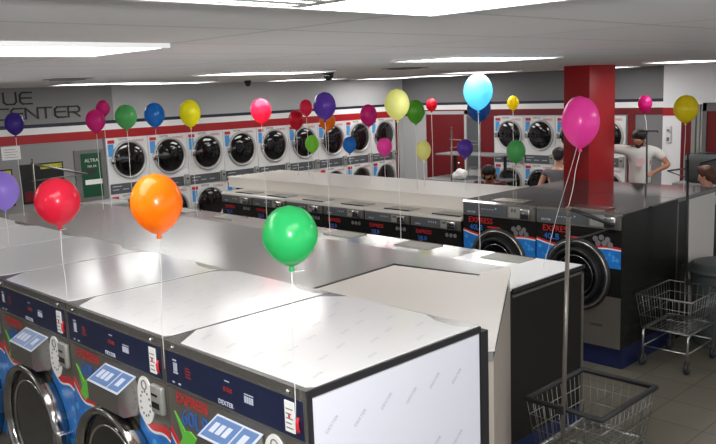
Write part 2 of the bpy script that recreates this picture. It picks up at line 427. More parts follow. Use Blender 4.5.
# ------------------------------------------------------------------ balloons
def balloon_mat(name, c, rough=.24, tr=.5):
    m = bpy.data.materials.new(name); m.use_nodes = True; nt = m.node_tree; b = nt.nodes['Principled BSDF']
    b.inputs['Base Color'].default_value = c; b.inputs['Roughness'].default_value = rough
    b.inputs['Coat Weight'].default_value = .25; b.inputs['Coat Roughness'].default_value = .05
    tl = nt.nodes.new('ShaderNodeBsdfTranslucent'); tl.inputs['Color'].default_value = c
    mx = nt.nodes.new('ShaderNodeMixShader'); mx.inputs[0].default_value = tr
    nt.links.new(b.outputs[0], mx.inputs[1]); nt.links.new(tl.outputs[0], mx.inputs[2]); nt.links.new(mx.outputs[0], nt.nodes['Material Output'].inputs[0])
    return m
BM = {k: balloon_mat('latex_'+k, rgb(*[min(255, c*1.05+8) for c in v])) for k, v in dict(lilac=(172, 146, 226), red=(226, 40, 72), orange=(246, 138, 12), green=(52, 190, 110), navy=(62, 36, 140),
    magenta=(212, 34, 136), leaf=(88, 178, 100), blue=(28, 128, 208), yellow=(246, 230, 24), crimson=(206, 22, 52), rose=(240, 48, 96), purple=(98, 58, 168),
    lime=(140, 208, 62), pale=(240, 240, 156), grass=(98, 182, 46), sky=(120, 206, 248), royal=(28, 92, 168), pink=(236, 78, 178), mustard=(240, 218, 30)).items()}
def px_point(px, py, dist):
    d = (_r2*((px-358)/F) - _u2*((py-222)/F) + _fw).normalized()
    return Vector((0, 0, CAMH)) + d*dist
BG = 'party balloons on strings'
def balloon(px, py, wpx, hpx, dist, col, end, label, ribbon=False):
    c = px_point(px, py, dist)
    R = wpx/2*dist/F; H = hpx/2*dist/F
    bot = c.z-H
    if end is None: end = (c.x, c.y, 0)
    if len(end) == 1: end = (c.x, c.y, end[0]+LIFT)
    r = empty('balloon', end); e = Vector(end)
    prof = [(.004, -1.0*H), (.012, -.985*H)]
    for k in range(1, 20):
        t = -1+2*k/20
        if t < -.9: continue
        rr = math.sqrt(max(0, 1-t*t))
        if t < 0: rr *= 1-.17*(-t)**1.6
        prof.append((R*rr*1.0, t*H if t > 0 else t*H*.97))
    prof.append((0, H))
    MB().lathe(prof, c-e, 'Z', 28).build('skin', BM[col], r)
    k = c-e+Vector((0, 0, -H))
    MB().lathe([(.004, .012), (.006, 0), (.011, -.014), (.009, -.016), (0, -.012)], k, 'Z', 10).build('knot', BM[col], r)
    top = k+Vector((0, 0, -.012)); pts = []
    for i in range(9):
        u = i/8; p = top*(1-u); p = p+Vector((math.sin(u*PI*2+px)*.004, math.cos(u*PI*2+px)*.004, 0))*(u*(1-u)*4); pts.append(p)
    sr = max(.0016, .00032*dist)
    MB().tube(pts, sr, 5).build('string', M['string'], r)
    if ribbon:
        MB().tube([top, top+Vector((.015, 0, -.005)), top+Vector((.05, .01, .004))], .0016, 5).build('string_tail', M['string'], r)
    return tag(r, label, 'balloon', BG)
ZA, ZB, ZE, ZBK = 1.43, 1.147, 1.33, 1.29
LIFT = .012
balloon(3, 191, 28, 36, 5.9, 'lilac', (ZA,), 'lilac balloon cut by the left edge of the picture')
balloon(57.5, 202, 41.5, 46, 4.15, 'red', (ZA,), 'large red balloon low over the white machine tops at left', True)
balloon(156.5, 204, 50, 60, 3.17, 'orange', (-2.80, 1.590, 1.31), 'large orange balloon over the front row of machines')
balloon(290, 236, 56, 62, 2.56, 'green', (-1.975, 1.590, 1.31), 'largest green balloon, nearest over the front row of machines', True)
balloon(14.5, 124, 17, 21, 8.4, 'navy', (ZBK,), 'dark purple balloon in front of the wall lettering')
balloon(95.5, 121, 18, 22, 8.4, 'magenta', (ZBK,), 'front one of two overlapping magenta balloons by the lettering')
balloon(103, 108.5, 13, 16, 8.55, 'magenta', (ZBK,), 'smaller magenta balloon behind another right of the lettering')
balloon(126, 117, 20.5, 24, 7.76, 'leaf', (ZBK,), 'green balloon above the first dryer on the left wall')
balloon(154.5, 115, 19.5, 24, 8.6, 'blue', (ZB,), 'medium blue balloon above the second dryer on the left wall')
balloon(190, 113.5, 20.5, 27, 8.4, 'yellow', (ZB,), 'bright yellow balloon above the third dryer on the left wall')
balloon(261, 111, 20.5, 25, 7.6, 'rose', (ZB,), 'rose red balloon between yellow and purple ones over the dryers')
balloon(296, 120, 15, 20, 10.7, 'crimson', (ZBK,), 'dark red balloon lower left of a small pink one by the dryers')
balloon(306, 108, 13, 17, 10.45, 'rose', (ZBK,), 'small pink balloon just left of the large purple one')
balloon(324.5, 106, 22.5, 28, 6.8, 'purple', (ZB,), 'large purple balloon in front of an orange one by the dryers')
balloon(327.5, 121.5, 16, 19, 9.9, 'orange', (ZBK,), 'small orange balloon half hidden behind the purple one')
balloon(312, 144, 13.8, 18, 10.1, 'lime', (ZBK,), 'lime green balloon hanging low before the middle dryers')
balloon(349.5, 145, 13.4, 17, 9.85, 'blue', (ZBK,), 'small blue balloon hanging low before the far dryers')
balloon(368.5, 115.5, 17, 22.5, 9.25, 'magenta', (ZBK,), 'magenta balloon left of the pale yellow one over the last dryers')
balloon(397, 104.5, 25, 31, 6.4, 'pale', (ZB,), 'larger pale yellow balloon touching a green one in the corner')
balloon(415.5, 112, 18, 24, 8.65, 'grass', (ZBK,), 'grass green balloon behind the larger pale yellow one')
balloon(384.5, 147, 15.3, 18.5, 9.1, 'pink', (ZBK,), 'pink balloon hanging low before the last left wall dryers')
balloon(423.5, 150.5, 15, 20, 8.9, 'pale', (ZBK,), 'smaller pale yellow balloon hanging low before the red door')
balloon(431.5, 105, 11, 13.5, 14.05, 'crimson', (.79,), 'smallest red balloon above the red door')
balloon(478, 92, 28.5, 36, 5.7, 'sky', (ZB,), 'light blue balloon, the highest one, before a dark blue one')
balloon(479, 108.5, 23, 27, 7.72, 'royal', (ZE,), 'dark blue balloon hidden behind the light blue one')
balloon(465, 148.5, 16, 19, 8.5, 'purple', (ZBK,), 'purple balloon hanging low in front of the folding table')
balloon(513, 103, 11.5, 14.5, 11.8, 'mustard', (.755,), 'small yellow balloon above the dryers in the back wall')
balloon(516, 151.5, 18.5, 23, 8.3, 'leaf', (ZE,), 'green balloon hanging low in front of the back wall dryers')
balloon(580.5, 122.5, 36, 50, 4.44, 'pink', (-2.199, 3.672, 1.760), 'large hot pink balloon in front of the red column')
balloon(579, 117, 29, 40, 4.85, 'pink', (-2.95, 4.60, ZB+.012), 'pink balloon showing only its top behind the large hot pink one')
balloon(645, 104, 13, 16.5, 10.75, 'magenta', (-4.655, 9.602, 1.762), 'small magenta balloon above the man in the white shirt')
balloon(686, 109, 22, 26, 8.0, 'mustard', (ZE,), 'yellow balloon in front of the white pilaster at right')

# ------------------------------------------------------------------ front row: large washers
def ring_door(parent, cx, cz, R, out, seg=40, handle_side=-1, name='door', glassy='glass', collar=True, ringm='door_chrome', hinge=True, handle=True):
    """round washer door on a front at y=0: dark collar, chrome ring, bowl of glass, hinge and handle"""
    d = MB()
    d.lathe([(R*.99, 0), (R*1.0, out*.5), (R*.99, out*.85), (R*.97, out), (R*.90, out*.96), (R*.885, out*.6), (R*.87, 0)], (cx, 0, cz), 'Y', seg)
    o = d.build(name, M[ringm], parent)
    g = MB().lathe([(R*.86, out*.6), (R*.74, out*.5), (R*.62, out*.1), (R*.5, -.02), (R*.25, -.05), (0, -.06)], (cx, 0, cz), 'Y', seg)
    g.build('glass', M[glassy], o)
    if collar:
        g = MB().lathe([(R*.70, .0), (R*.745, out*.66), (R*.72, out*.70), (R*.67, out*.25)], (cx, 0, cz), 'Y', seg)
        g.build('inner_ring', M['chrome'], o)
    if not hinge: return o
    h = MB().cbox(cx-handle_side*R*1.0-.035, cx-handle_side*R*1.0+.045, -out*.95, 0, cz-.07, cz+.07, .008)
    h.build('hinge', M['chrome'], o)
    if not handle: return o
    h = MB().tube([(cx+handle_side*R*.90, -out, cz-.06), (cx+handle_side*R*.92, -out-.05, cz-.05), (cx+handle_side*R*.92, -out-.05, cz+.05), (cx+handle_side*R*.90, -out, cz+.06)], .011, 8)
    h.build('handle', M['chrome'], o)
    return o
def wave(parent, x0, x1, ztop, zbot, drop, blue='blue', bubbles=True, y=-.003, name='wave_graphic', redw=.014):
    """blue swoosh graphic with white and red edges over the width x0..x1"""
    n = 24; xs = [x0+(x1-x0)*i/n for i in range(n+1)]
    zt = [ztop-drop*(i/n)-.03*math.sin(i/n*PI*1.6) for i in range(n+1)]
    m = MB()
    def strip(a, b, mi, yy):
        m.slab_xz([(xs[i], a[i]) for i in range(n+1)]+[(xs[i], b[i]) for i in range(n, -1, -1)], yy, 0, mi)
    strip([zbot]*(n+1), [z-.014 for z in zt], 0, y)
    strip([z-.014 for z in zt], [z-.002 for z in zt], 1, y)
    strip([z-.002 for z in zt], [z+redw for z in zt], 2, y)
    if bubbles:
        rnd = random.Random(3)
        for k in range(26):
            i = rnd.randrange(1, n); z = rnd.uniform(zbot+.02, zt[i]-.04); r = rnd.uniform(.006, .018)
            m.lathe([(r, 0), (r, .0012)], (xs[i], y, z), 'Y', 10, 3)
    return m.build(name, [M[blue], M['white'], M['red'], M['sky_blue']], parent)

WA, DA = .895, .935
def make_large_washer():
    r = empty('large_washer', (0, 0, 0)); h = WA/2-.003
    b = MB().box(-h, h, 0, DA, .14, 1.24).box(-h, h, .008, DA, 1.24, 1.41)
    b.build('cabinet', M['dsteel'], r)
    MB().box(-h, h, .03, DA-.02, 0, .14).build('base', M['navybase'], r)
    tp = MB().box(-h, h, -.006, DA, 1.41, ZA-.003)
    tp.box(-h, h, -.006, .004, 1.392, 1.41)
    top = tp.build('top_panel', M['steel'], r)
    c = .10
    film = MB().prism([(-h+.01, .15), (-h+.11, .012), (h-.03, .02), (h-.008, .05), (h-.008, DA-.05), (h-.05, DA-.07), (h-.18, DA-.06), (h-.28, DA-.012), (-h+.12, DA-.005), (-h+.01, DA-.10)], ZA-.003, ZA)
    fl = film.build('protective_film', M['film'], top)
    pr = MB()
    for i in range(5):
        for j in range(6):
            x = -h+.13+.17*i+.05*(j % 2); y = .12+.135*j
            if x < h-.06 and y < DA-.08:
                pr.text('DEXTER', .018, Matrix.Translation((x, y, ZA+.0006)) @ Matrix.Rotation(math.radians(108), 4, 'Z'), ext=0)
    pr.build('film_lettering', M['filmprint'], fl)
    for x in (-h+.07, h-.09): MB().lathe([(.009, 0), (.009, .004), (.005, .007), (0, .008)], (x, -.006, 1.405), 'Y', 10).build('screw', M['chrome'], top)
    # control panel
    p = MB().box(-h+.012, h-.012, -.006, .008, 1.246, 1.388).build('control_panel', M['navy'], r)
    e = MB().box(-h+.004, h-.004, -.008, .008, 1.236, 1.247).box(-h+.004, h-.004, -.008, .008, 1.387, 1.393)
    e.box(-h, -h+.012, -.008, .008, 1.236, 1.393).box(h-.012, h, -.008, .008, 1.236, 1.393)
    e.build('panel_trim', M['steel'], p)
    t = MB().text('DEXTER', .026, front_xf(-.02, -.007, 1.262))
    for x in (-.375, -.365, -.355): t.box(x, x+.006, -.0075, -.006, 1.31, 1.345)
    t.box(-.378, -.345, -.0075, -.006, 1.30, 1.307)
    t.box(-.378, -.352, -.0075, -.006, 1.352, 1.358)
    for k in range(4): t.box(.10+.014*k, .11+.014*k, -.0075, -.006, 1.30, 1.325)
    t.box(.10, .155, -.0075, -.006, 1.331, 1.334)
    t.box(-.02, .01, -.0075, -.006, 1.352, 1.355)
    for x in (-.39, -.345): t.box(x, x+.016, -.0075, -.006, 1.257, 1.263)
    t.build('panel_lettering', M['pale_print'], p)
    t = MB()
    for k in range(3): t.box(-.03+.02*k, -.016+.02*k, -.0075, -.006, 1.312, 1.328)
    for k in range(4): t.box(-.29, -.25-.008*(k % 2), -.0075, -.006, 1.30+.012*k, 1.305+.012*k)
    t.build('display', M['redled'], p)
    c = MB().box(.335, .385, -.010, -.005, 1.262, 1.372).build('price_card', M['paper'], p)
    t = MB()
    for k in range(5): t.box(.342, .378-.008*(k % 2), -.011, -.010, 1.275+.017*k, 1.279+.017*k)
    t.box(.354, .364, -.0115, -.010, 1.314, 1.326, 1)
    t.build('card_lettering', [M['greyframe'], M['red']], c)
    MB().tube([(.402, -.006, 1.325), (.404, -.014, 1.31), (.406, -.014, 1.285), (.408, -.010, 1.275)], .006, 6).build('red_tag', M['red'], p)
    # graphics on the face
    wave(r, -h+.004, -.20, 1.03, .45, .12, redw=.026)
    wave(r, .20, h-.004, 1.06, .45, .10, redw=.03)
    g = MB().text('EXPRESS', .062, front_xf(-.265, -.003, 1.195))
    g.build('capacity_lettering', M['red'], r)
    g = MB().text('60LB', .098, front_xf(-.25, -.003, 1.118)); g.build('capacity_number', M['letterblue'], r)
    g = MB().slab_xz([(-.40, 1.13), (-.36, 1.09), (-.33, 1.06), (-.29, 1.07), (-.25, 1.05), (-.28, 1.0), (-.33, .96), (-.38, .99), (-.35, 1.03)], -.004, 0)
    g.build('green_splash', M['green'], r)
    # soap dispenser: sloped box
    dm = MB().slab_yz([(0, 1.03), (-.08, 1.04), (-.10, 1.06), (-.10, 1.15), (-.004, 1.204), (0, 1.204)], -.08, .20)
    db = dm.build('soap_dispenser', M['steel'], r)
    lidv = [(-.08, -.004, 1.204), (.20, -.004, 1.204), (.20, -.1005, 1.1505), (-.08, -.1005, 1.1505)]
    def lid_quad(m, u0, u1, v0, v1, lift, mi=0):
        A, B, Cc, D = [Vector(q) for q in lidv]; n = (B-A).cross(D-A).normalized()
        if n.z < 0: n = -n
        P = lambda u, v: (A*(1-u)+B*u)*(1-v)+(D*(1-u)+Cc*u)*v
        q = [P(u0, v0), P(u1, v0), P(u1, v1), P(u0, v1)]
        m.add([tuple(x+n*lift) for x in q]+[tuple(x) for x in q], [(0,1,2,3), (7,6,5,4), (0,4,5,1), (1,5,6,2), (2,6,7,3), (3,7,4,0)], mi)
    lb = MB(); lid_quad(lb, 0, 1, 0, 1, .003, 0); lid_quad(lb, .04, .60, .08, .92, .005, 1); lid_quad(lb, .64, .96, .08, .92, .005, 1)
    for k in range(3): lid_quad(lb, .12+.14*k, .22+.14*k, .3, .7, .006, 0)
    lid_quad(lb, .74, .86, .3, .7, .006, 0)
    lb.build('lid_label', [M['pale_print'], M['labelblue']], db)
    # dial card and coin slot
    dc = MB().slab_xz([(.262+.066*math.cos(a*PI/12), 1.115+.108*math.sin(a*PI/12)) for a in range(24)], -.005, 0)
    dco = dc.build('dial_card', M['paper'], r)
    t = MB()
    for a in range(12):
        t.lathe([(.006, 0), (.006, .001)], (.262+.04*math.cos(a*PI/6), -.005, 1.10+.055*math.sin(a*PI/6)), 'Y', 8)
    t.tube([(.262+.02*math.cos(a*PI/6), -.006, 1.185+.02*math.sin(a*PI/6)) for a in range(12)], .003, 5, closed=True)
    t.build('dial_marks', M['greyframe'], dco)
    cs = MB().cbox(.34, .432, -.024, 0, 1.09, 1.215, .01).build('coin_slot', M['palepan'], r)
    MB().box(.352, .40, -.0255, -.0235, 1.168, 1.178).box(.352, .412, -.0255, -.0235, 1.115, 1.142).build('slot_opening', M['black'], cs)
    ring_door(r, .01, .685, .345, .085, 48, handle=False)
    return r
WASH = 'large washers in the front row'
YA, XA = 1.61, -1.93
labsA = ['front row large washer at the right end, with the white film side panel', 'second front row large washer from the white film end panel',
 'third front row large washer from the white film end panel', 'fourth front row large washer from the white film end panel, at the picture edge',
 'fifth front row large washer from the white film end panel, under the red balloon', 'sixth front row large washer, only its white top showing at the left edge', 'last front row large washer, farthest from the white film end panel']
A0 = make_large_washer()
for i in range(7):
    o = A0 if i == 0 else copy_tree(A0)
    o.location = (XA-WA/2-i*WA, YA, 0); tag(o, labsA[i], 'washer', WASH)
h = WA/2-.003
sd = MB().box(h, h+.006, .02, DA-.012, .10, 1.395).build('side_film', M['sidefilm'], A0)
t = MB()
for j in range(4):
    for i in range(6):
        y = .10+.135*i; z = 1.28-.26*j-.02*(i % 2)
        t.text('DEXTER', .02, Matrix.Translation((h+.0065, y, z)) @ Matrix.Rotation(PI/2, 4, 'Z') @ Matrix.Rotation(PI/2, 4, 'X') @ Matrix.Rotation(math.radians(40), 4, 'Z'), ext=0)
t.build('film_lettering', M['filmprint'], sd)
tr = MB().box(h, h+.008, .0, DA, 1.402, ZA-.004).box(h-.06, h+.006, DA, DA+.05, .10, 1.40).box(h, h+.004, 0, .02, .1, 1.402)
tr.build('edge_trim', M['rubber'], A0)

# ------------------------------------------------------------------ cover between the two front rows
YB0 = 3.98      # back of the rear-facing small washers' visible top
cv = empty('service_cover', (-5.0, 3.2, 0))
def rel(poly): return [(x+5.0, y-3.2) for x, y in poly]
endp = [(-1.93, 2.56), (-2.72, 3.96)]
m = MB().prism(rel([(-8.2, 2.61), (-1.98, 2.61), (-1.95, 2.66), (-2.80, 4.01), (-8.2, 4.01)]), 1.24, 1.285)
m.build('top_plate', M['steel_top'], cv)
m = MB().prism(rel([(-1.952, 2.665), (-2.805, 4.008), (-2.835, 3.99), (-1.985, 2.65)]), 0, 1.24)
m.build('end_panel', M['end_panel'], cv)
m = MB().prism(rel([(-8.2, 2.61), (-1.985, 2.61), (-1.97, 2.65), (-8.2, 2.64)]), 0, 1.24).prism(rel([(-8.2, 3.98), (-2.83, 3.98), (-2.83, 4.005), (-8.2, 4.005)]), 1.147, 1.24)
m.build('frame', M['dsteel'], cv)
tag(cv, 'long grey metal cover behind the front row, ending in a slanted beige panel', 'cover')
sh = empty('cover_sheet', (-2.6, 3.2, 1.286))
def rel2(poly): return [(x+2.6, y-3.2) for x, y in poly]
MB().prism(rel2([(-3.30, 2.615), (-1.985, 2.615), (-1.942, 2.66), (-2.795, 4.005), (-2.83, 3.66), (-3.38, 3.58)]), 0, .016).build('sheet', M['sheet'], sh)
MB().prism(rel2([(-3.40, 3.59), (-2.79, 3.67), (-2.79, 3.685), (-3.41, 3.605)]), 0, .02).prism(rel2([(-3.32, 2.615), (-3.30, 2.615), (-3.38, 3.58), (-3.40, 3.59)]), 0, .02).build('edge_strip', M['black'], sh)
tag(sh, 'pale protective sheet lying on the cover behind the nearest white top', 'sheet')

# ------------------------------------------------------------------ small washers
WC, DC = .662, .72
def make_small_washer(w, d, vent_y, name='small_washer', top_m='steel_top'):
    r = empty(name, (0, 0, 0)); h = w/2-.003
    MB().box(-h, h, .0, d, .12, 1.02).box(-h, h, .01, d, 1.02, 1.13).build('cabinet', M['black_panel'], r)
    MB().box(-h, h, .03, d-.02, 0, .12).build('base', M['navybase'], r)
    tp = MB().slab_yz([(-.004, 1.115), (.0, 1.135), (.02, ZB), (d, ZB), (d, 1.13), (.0, 1.115)], -h, h).build('top_panel', M[top_m], r)
    v = MB().box(-.17+.1, .17+.1, vent_y, vent_y+.19, ZB, ZB+.008, 0)
    v.box(-.175+.1, .175+.1, vent_y-.008, vent_y, ZB, ZB+.011, 1)
    v.build('soap_lid', [M['palepan'], M['black']], tp)
    p = MB().box(-h+.01, h-.01, -.004, .01, 1.02, 1.115).build('control_panel', M['dsteel'], r)
    MB().box(-h+.03, .06, -.007, -.003, 1.03, 1.10).build('panel_inset', M['greypan'], p)
    t = MB().text('DEXTER', .02, front_xf(-.22, -.008, 1.045))
    for k in range(4): t.box(-.08+.03*k, -.07+.03*k, -.008, -.007, 1.07, 1.085)
    t.build('panel_lettering', M['pale_print'], p)
    MB().box(.075, .17, -.007, -.003, 1.03, 1.105).build('display', M['palepan'], p)
    MB().box(.095, .14, -.0085, -.007, 1.075, 1.092).build('display_window', M['greypan'], p)
    cs = MB().cbox(.185, .28, -.05, -.004, 1.03, 1.108, .01).build('coin_slot', M['chrome'], r)
    MB().box(.20, .265, -.0515, -.0495, 1.045, 1.062).build('slot_opening', M['black'], cs)
    t = MB().text('EXPRESS', .055, front_xf(-.15, -.003, .965)); t.build('capacity_lettering', M['red'], r)
    t = MB().text('20LB', .06, front_xf(-.17, -.003, .90)); t.build('capacity_number', M['letterblue'], r)
    dd = MB()
    for x in (.15, .20, .25): dd.lathe([(.02, 0), (.02, .004)], (x, 0, .965), 'Y', 14)
    dd.build('dial_card', M['greyframe'], r)
    wave(r, -h+.004, -.17, .86, .66, .03, bubbles=False); wave(r, .17, h-.004, .86, .66, .05, bubbles=False)
    ring_door(r, 0, .60, .22, .06, 32)
    return r
YC, XC = 5.98, -4.74
C0 = make_small_washer(WC, DC, .05, top_m='ctop')
ordC = ['first small washer beside the big blue-fronted pair, in the middle row', 'second small washer from the big blue-fronted pair, in the middle row', 'third small washer from the big blue-fronted pair, in the middle row',
 'fourth small washer from the big blue-fronted pair, in the middle row', 'fifth small washer in the middle row, next to the last one near the dryers', 'last small washer of the middle row, nearest the wall dryers']
for i in range(6):
    o = C0 if i == 0 else copy_tree(C0)
    o.location = (XC-WC/2-i*WC, YC, 0); tag(o, ordC[i], 'washer', 'small washers in the middle row')
# rear-facing row behind the front row
WB = .86
B0 = make_small_washer(WB, 4.89-4.02, .06, 'wide_washer', 'btop')
ordB = ['wide rear-facing washer at the right end, black side panel showing, beside the wire cart', 'second wide rear-facing washer from the black side panel, under the bright glare', 'third wide rear-facing washer from the black side panel',
 'fourth wide rear-facing washer from the black side panel, behind the green balloon', 'fifth wide rear-facing washer from the black side panel, left of the green balloon', 'sixth wide rear-facing washer, seen between the orange and green balloons']
for i in range(6):
    o = B0 if i == 0 else copy_tree(B0)
    o.location = (-2.81-WB/2-i*WB, 4.89, 0); o.rotation_euler = (0, 0, PI); tag(o, ordB[i], 'washer', 'rear-facing wide washers')
MB().box(-WB/2-.004, -WB/2+.003, .0, .025, .12, 1.10).box(-WB/2-.004, -WB/2+.003, .0, .85, 1.085, 1.10).build('side_trim', M['dsteel'], B0)
MB().box(-WB/2-.012, -WB/2+.003, -.002, .855, 1.118, 1.142).build('edge_trim', M['black'], B0)

wt = [c for c in B0.children if c.name.startswith('top_panel')][0]
wt.data = wt.data.copy(); wt.data.materials[0] = M['film']  # ceiling panel's bright reflection in this end top, painted with the white film colour

# raised cover behind the middle row
c2 = empty('service_cover', (-6.7, 6.85, 0))
MB().box(-2.36, 1.96, -.50, .45, ZB+.002, 1.272).build('box', M['cover'], c2)
MB().box(-2.37, 1.96, -.51, .46, 1.272, ZBK).build('top_plate', M['cover'], c2)
MB().box(-2.35, 1.95, -.13, .44, 0, ZB+.002).build('rear_frame', M['dsteel'], c2)
tag(c2, 'long pale raised cover running behind the middle row of small washers', 'cover')

# ------------------------------------------------------------------ pair of mid washers at the right
WE, DE = .815, 1.02
def make_mid_washer():
    r = empty('mid_washer', (0, 0, 0)); h = WE/2-.003
    MB().box(-h, h, 0, DE, .18, 1.19).box(-h, h, .012, DE, 1.19, 1.32).build('cabinet', M['black_panel'], r)
    MB().box(-h, h, -.003, 0, .18, .62).build('lower_front', M['dsteel'], r)
    t = MB().text('DEXTER', .03, front_xf(.19, -.004, .36)); t.build('badge', M['black'], r)
    MB().box(-h, h, .035, DE-.02, 0, .18).build('base', M['navybase'], r)
    tp = MB().slab_yz([(-.006, 1.31), (.004, ZE), (DE, ZE), (DE, 1.315), (-.006, 1.30)], -h, h).build('top_panel', M['polished'], r)
    v = MB().box(-.12, .22, .06, .24, ZE, ZE+.008); v.build('soap_lid', M['steel'], tp)
    p = MB().box(-h+.006, h-.006, -.006, .012, 1.19, 1.312).build('control_panel', M['dsteel'], r)
    MB().box(-h+.02, .10, -.01, -.005, 1.205, 1.30).build('panel_inset', M['greypan'], p)
    t = MB().text('DEXTER', .026, front_xf(-.30, -.011, 1.222))
    t.lathe([(.008, 0), (.008, .002)], (-.02, -.01, 1.27), 'Y', 10)
    for k in range(5): t.box(-.18+.03*k, -.168+.03*k, -.0115, -.01, 1.255, 1.262)
    t.build('panel_lettering', M['pale_print'], p)
    MB().box(.12, .25, -.010, -.005, 1.205, 1.302).build('display', M['palepan'], p)
    MB().box(.15, .17, -.0115, -.010, 1.255, 1.285).box(.18, .20, -.0115, -.010, 1.255, 1.285).build('display_window', M['greypan'], p)
    cs = MB().cbox(.265, .365, -.05, -.006, 1.205, 1.30, .012).build('coin_slot', M['chrome'], r)
    MB().box(.28, .345, -.0515, -.0495, 1.225, 1.25).build('slot_opening', M['black'], cs)
    t = MB().text('EXPRESS', .075, front_xf(-.20, -.003, 1.145)); t.box(-.12, .02, -.004, 0, 1.085, 1.098); t.build('capacity_lettering', M['red'], r)
    t = MB().text('40LB', .075, front_xf(-.25, -.003, 1.075)); t.build('capacity_number', M['letterblue'], r)
    dd = MB()
    for x, z in ((.17, 1.10), (.225, 1.115), (.28, 1.10), (.195, 1.065), (.25, 1.07), (.305, 1.06)): dd.lathe([(.024, 0), (.024, .005)], (x, 0, z), 'Y', 16)
    dd.build('dial_card', M['greyframe'], r)
    wave(r, -h+.004, h-.004, 1.045, .865, .045)
    bk = MB().lathe([(.315, 0), (.315, .012), (.30, .02), (0, .02)], (0, 0, .775), 'Y', 48); bk.build('door_surround', M['black'], r)
    d = MB().lathe([(.30, .01), (.295, .028), (.28, .03), (.272, .02)], (0, 0, .775), 'Y', 48); d.build('surround_ring', M['steel'], r)
    ring_door(r, 0, .775, .235, .075, 48, ringm='black', hinge=False)
    return r
XE = -3.09
E0 = make_mid_washer()
for i, lab in enumerate(('blue-fronted mid-size washer at the aisle end, its black side showing by the cart', 'blue-fronted mid-size washer between the aisle-end one and the small washers')):
    o = E0 if i == 0 else copy_tree(E0)
    o.location = (XE-WE/2-i*WE, YC, 0); tag(o, lab, 'washer', 'mid-size washers in the right block')
c3 = empty('service_cover', (-3.9, 7.45, 0))
MB().box(-.81, .805, -.44, .42, 1.29, ZE).build('top_plate', M['polished'], c3)
MB().box(-.80, .79, -.44, -.20, .0, 1.29).build('dark_strip', M['black_panel'], c3)
MB().box(-.80, .80, -.16, .41, .0, 1.29).build('end_panel', M['cover'], c3)
MB().box(.79, .80, -.43, -.40, 0, 1.28).build('edge_strip', M['steel'], c3)
tag(c3, 'cover with a beige end panel behind the blue-fronted washers', 'cover')
for i, lab in enumerate(('small washer behind the beige end panel at the right, its pale top showing', 'small washer hidden behind the blue-fronted washers')):
    o = copy_tree(C0); o.location = (-3.19-WC/2-i*WC, 8.60, 0); o.rotation_euler = (0, 0, PI); tag(o, lab, 'washer', 'small washers behind the right block')

# ------------------------------------------------------------------ stacked dryers
def make_dryer(w, H=1.83):
    r = empty('stacked_dryer', (0, 0, 0)); h = w/2-.004
    MB().box(-h, h, 0, .85, .0, H).build('cabinet', M['white'], r)
    for zc, top in ((1.50, True), (.665, False)):
        R = min(.285, w*.42)
        d = MB().lathe([(R, 0), (R, .02), (R*.96, .035), (R*.90, .03), (R*.88, .012)], (.02, 0, zc), 'Y', 40).build('door', M['dryer_ring'], r)
        MB().lathe([(R*.89, .012), (R*.8, .03), (R*.5, .05), (0, .06)], (.02, 0, zc), 'Y', 40).build('glass', M['glass'], d)
        MB().cbox(-R-.005, -R+.06, -.05, -.01, zc-.05, zc+.05, .006).build('handle', M['chrome'], d)
        zs = zc-.42
        s_ = MB().box(-h+.01, h-.10, -.006, 0, zs-.075, zs+.075).build('control_strip', M['greypan'], r)
        t = MB()
        for k in range(3): t.box(-h+.05+.16*k, -h+.15+.16*k, -.0075, -.006, zs-.02, zs-.008)
        t.box(-h+.05, -h+.2, -.0075, -.006, zs+.03, zs+.042)
        t.build('strip_lettering', M['pale_print'], s_)
        c = MB().cbox(h-.09, h-.01, -.045, 0, zs-.07, zs+.10, .008).build('coin_box', M['palepan'], r)
        MB().box(h-.07, h-.03, -.047, -.0445, zs+.02, zs+.045).build('slot_opening', M['black'], c)
        zt = zc+.255
        t = MB().text('EXPRESS', .05, front_xf(h-.15, -.002, zt+.015)); t.build('red_lettering', M['red'], r)
        t = MB().text('DEXTER', .04, front_xf(-.06, -.002, zt+.045)); t.build('maker_lettering', M['ink'], r)
        MB().box(-h+.03, -h+.12, -.003, 0, zc+.06, zc+.24).build('blue_sticker', M['sky_blue'], r)
        MB().box(-h+.03, -h+.14, -.003, 0, zc+.25, zc+.30).build('red_sticker', M['red'], r)
    return r
D0 = make_dryer(.685)
nth = ['first stacked dryer of the left wall, beside the green poster', 'second stacked dryer along the left wall from the green poster', 'third stacked dryer along the left wall from the green poster', 'fourth stacked dryer along the left wall from the green poster',
 'fifth stacked dryer along the left wall, midway', 'fourth stacked dryer from the far corner on the left wall', 'third stacked dryer from the far corner on the left wall', 'second stacked dryer from the far corner on the left wall', 'last stacked dryer of the left wall, beside the far corner']
for i in range(9):
    o = D0 if i == 0 else copy_tree(D0)
    o.location = (XW+.02, DY0+.006+.6885*(i+.5), 0); o.rotation_euler = (0, 0, PI/2); tag(o, nth[i], 'dryer', 'stacked dryers along the left wall')
G0 = make_dryer(.635)
for i, lab in enumerate(('stacked dryer at the left end of the back wall, beside the dark red strip', 'second stacked dryer in the back wall, left of the red column', 'stacked dryer in the back wall, mostly hidden by the red column', 'stacked dryer in the back wall, right of the red column')):
    o = G0 if i == 0 else copy_tree(G0)
    o.location = (BX0+.005+.64*(i+.5), YW-.02, 0); tag(o, lab, 'dryer', 'stacked dryers in the back wall')

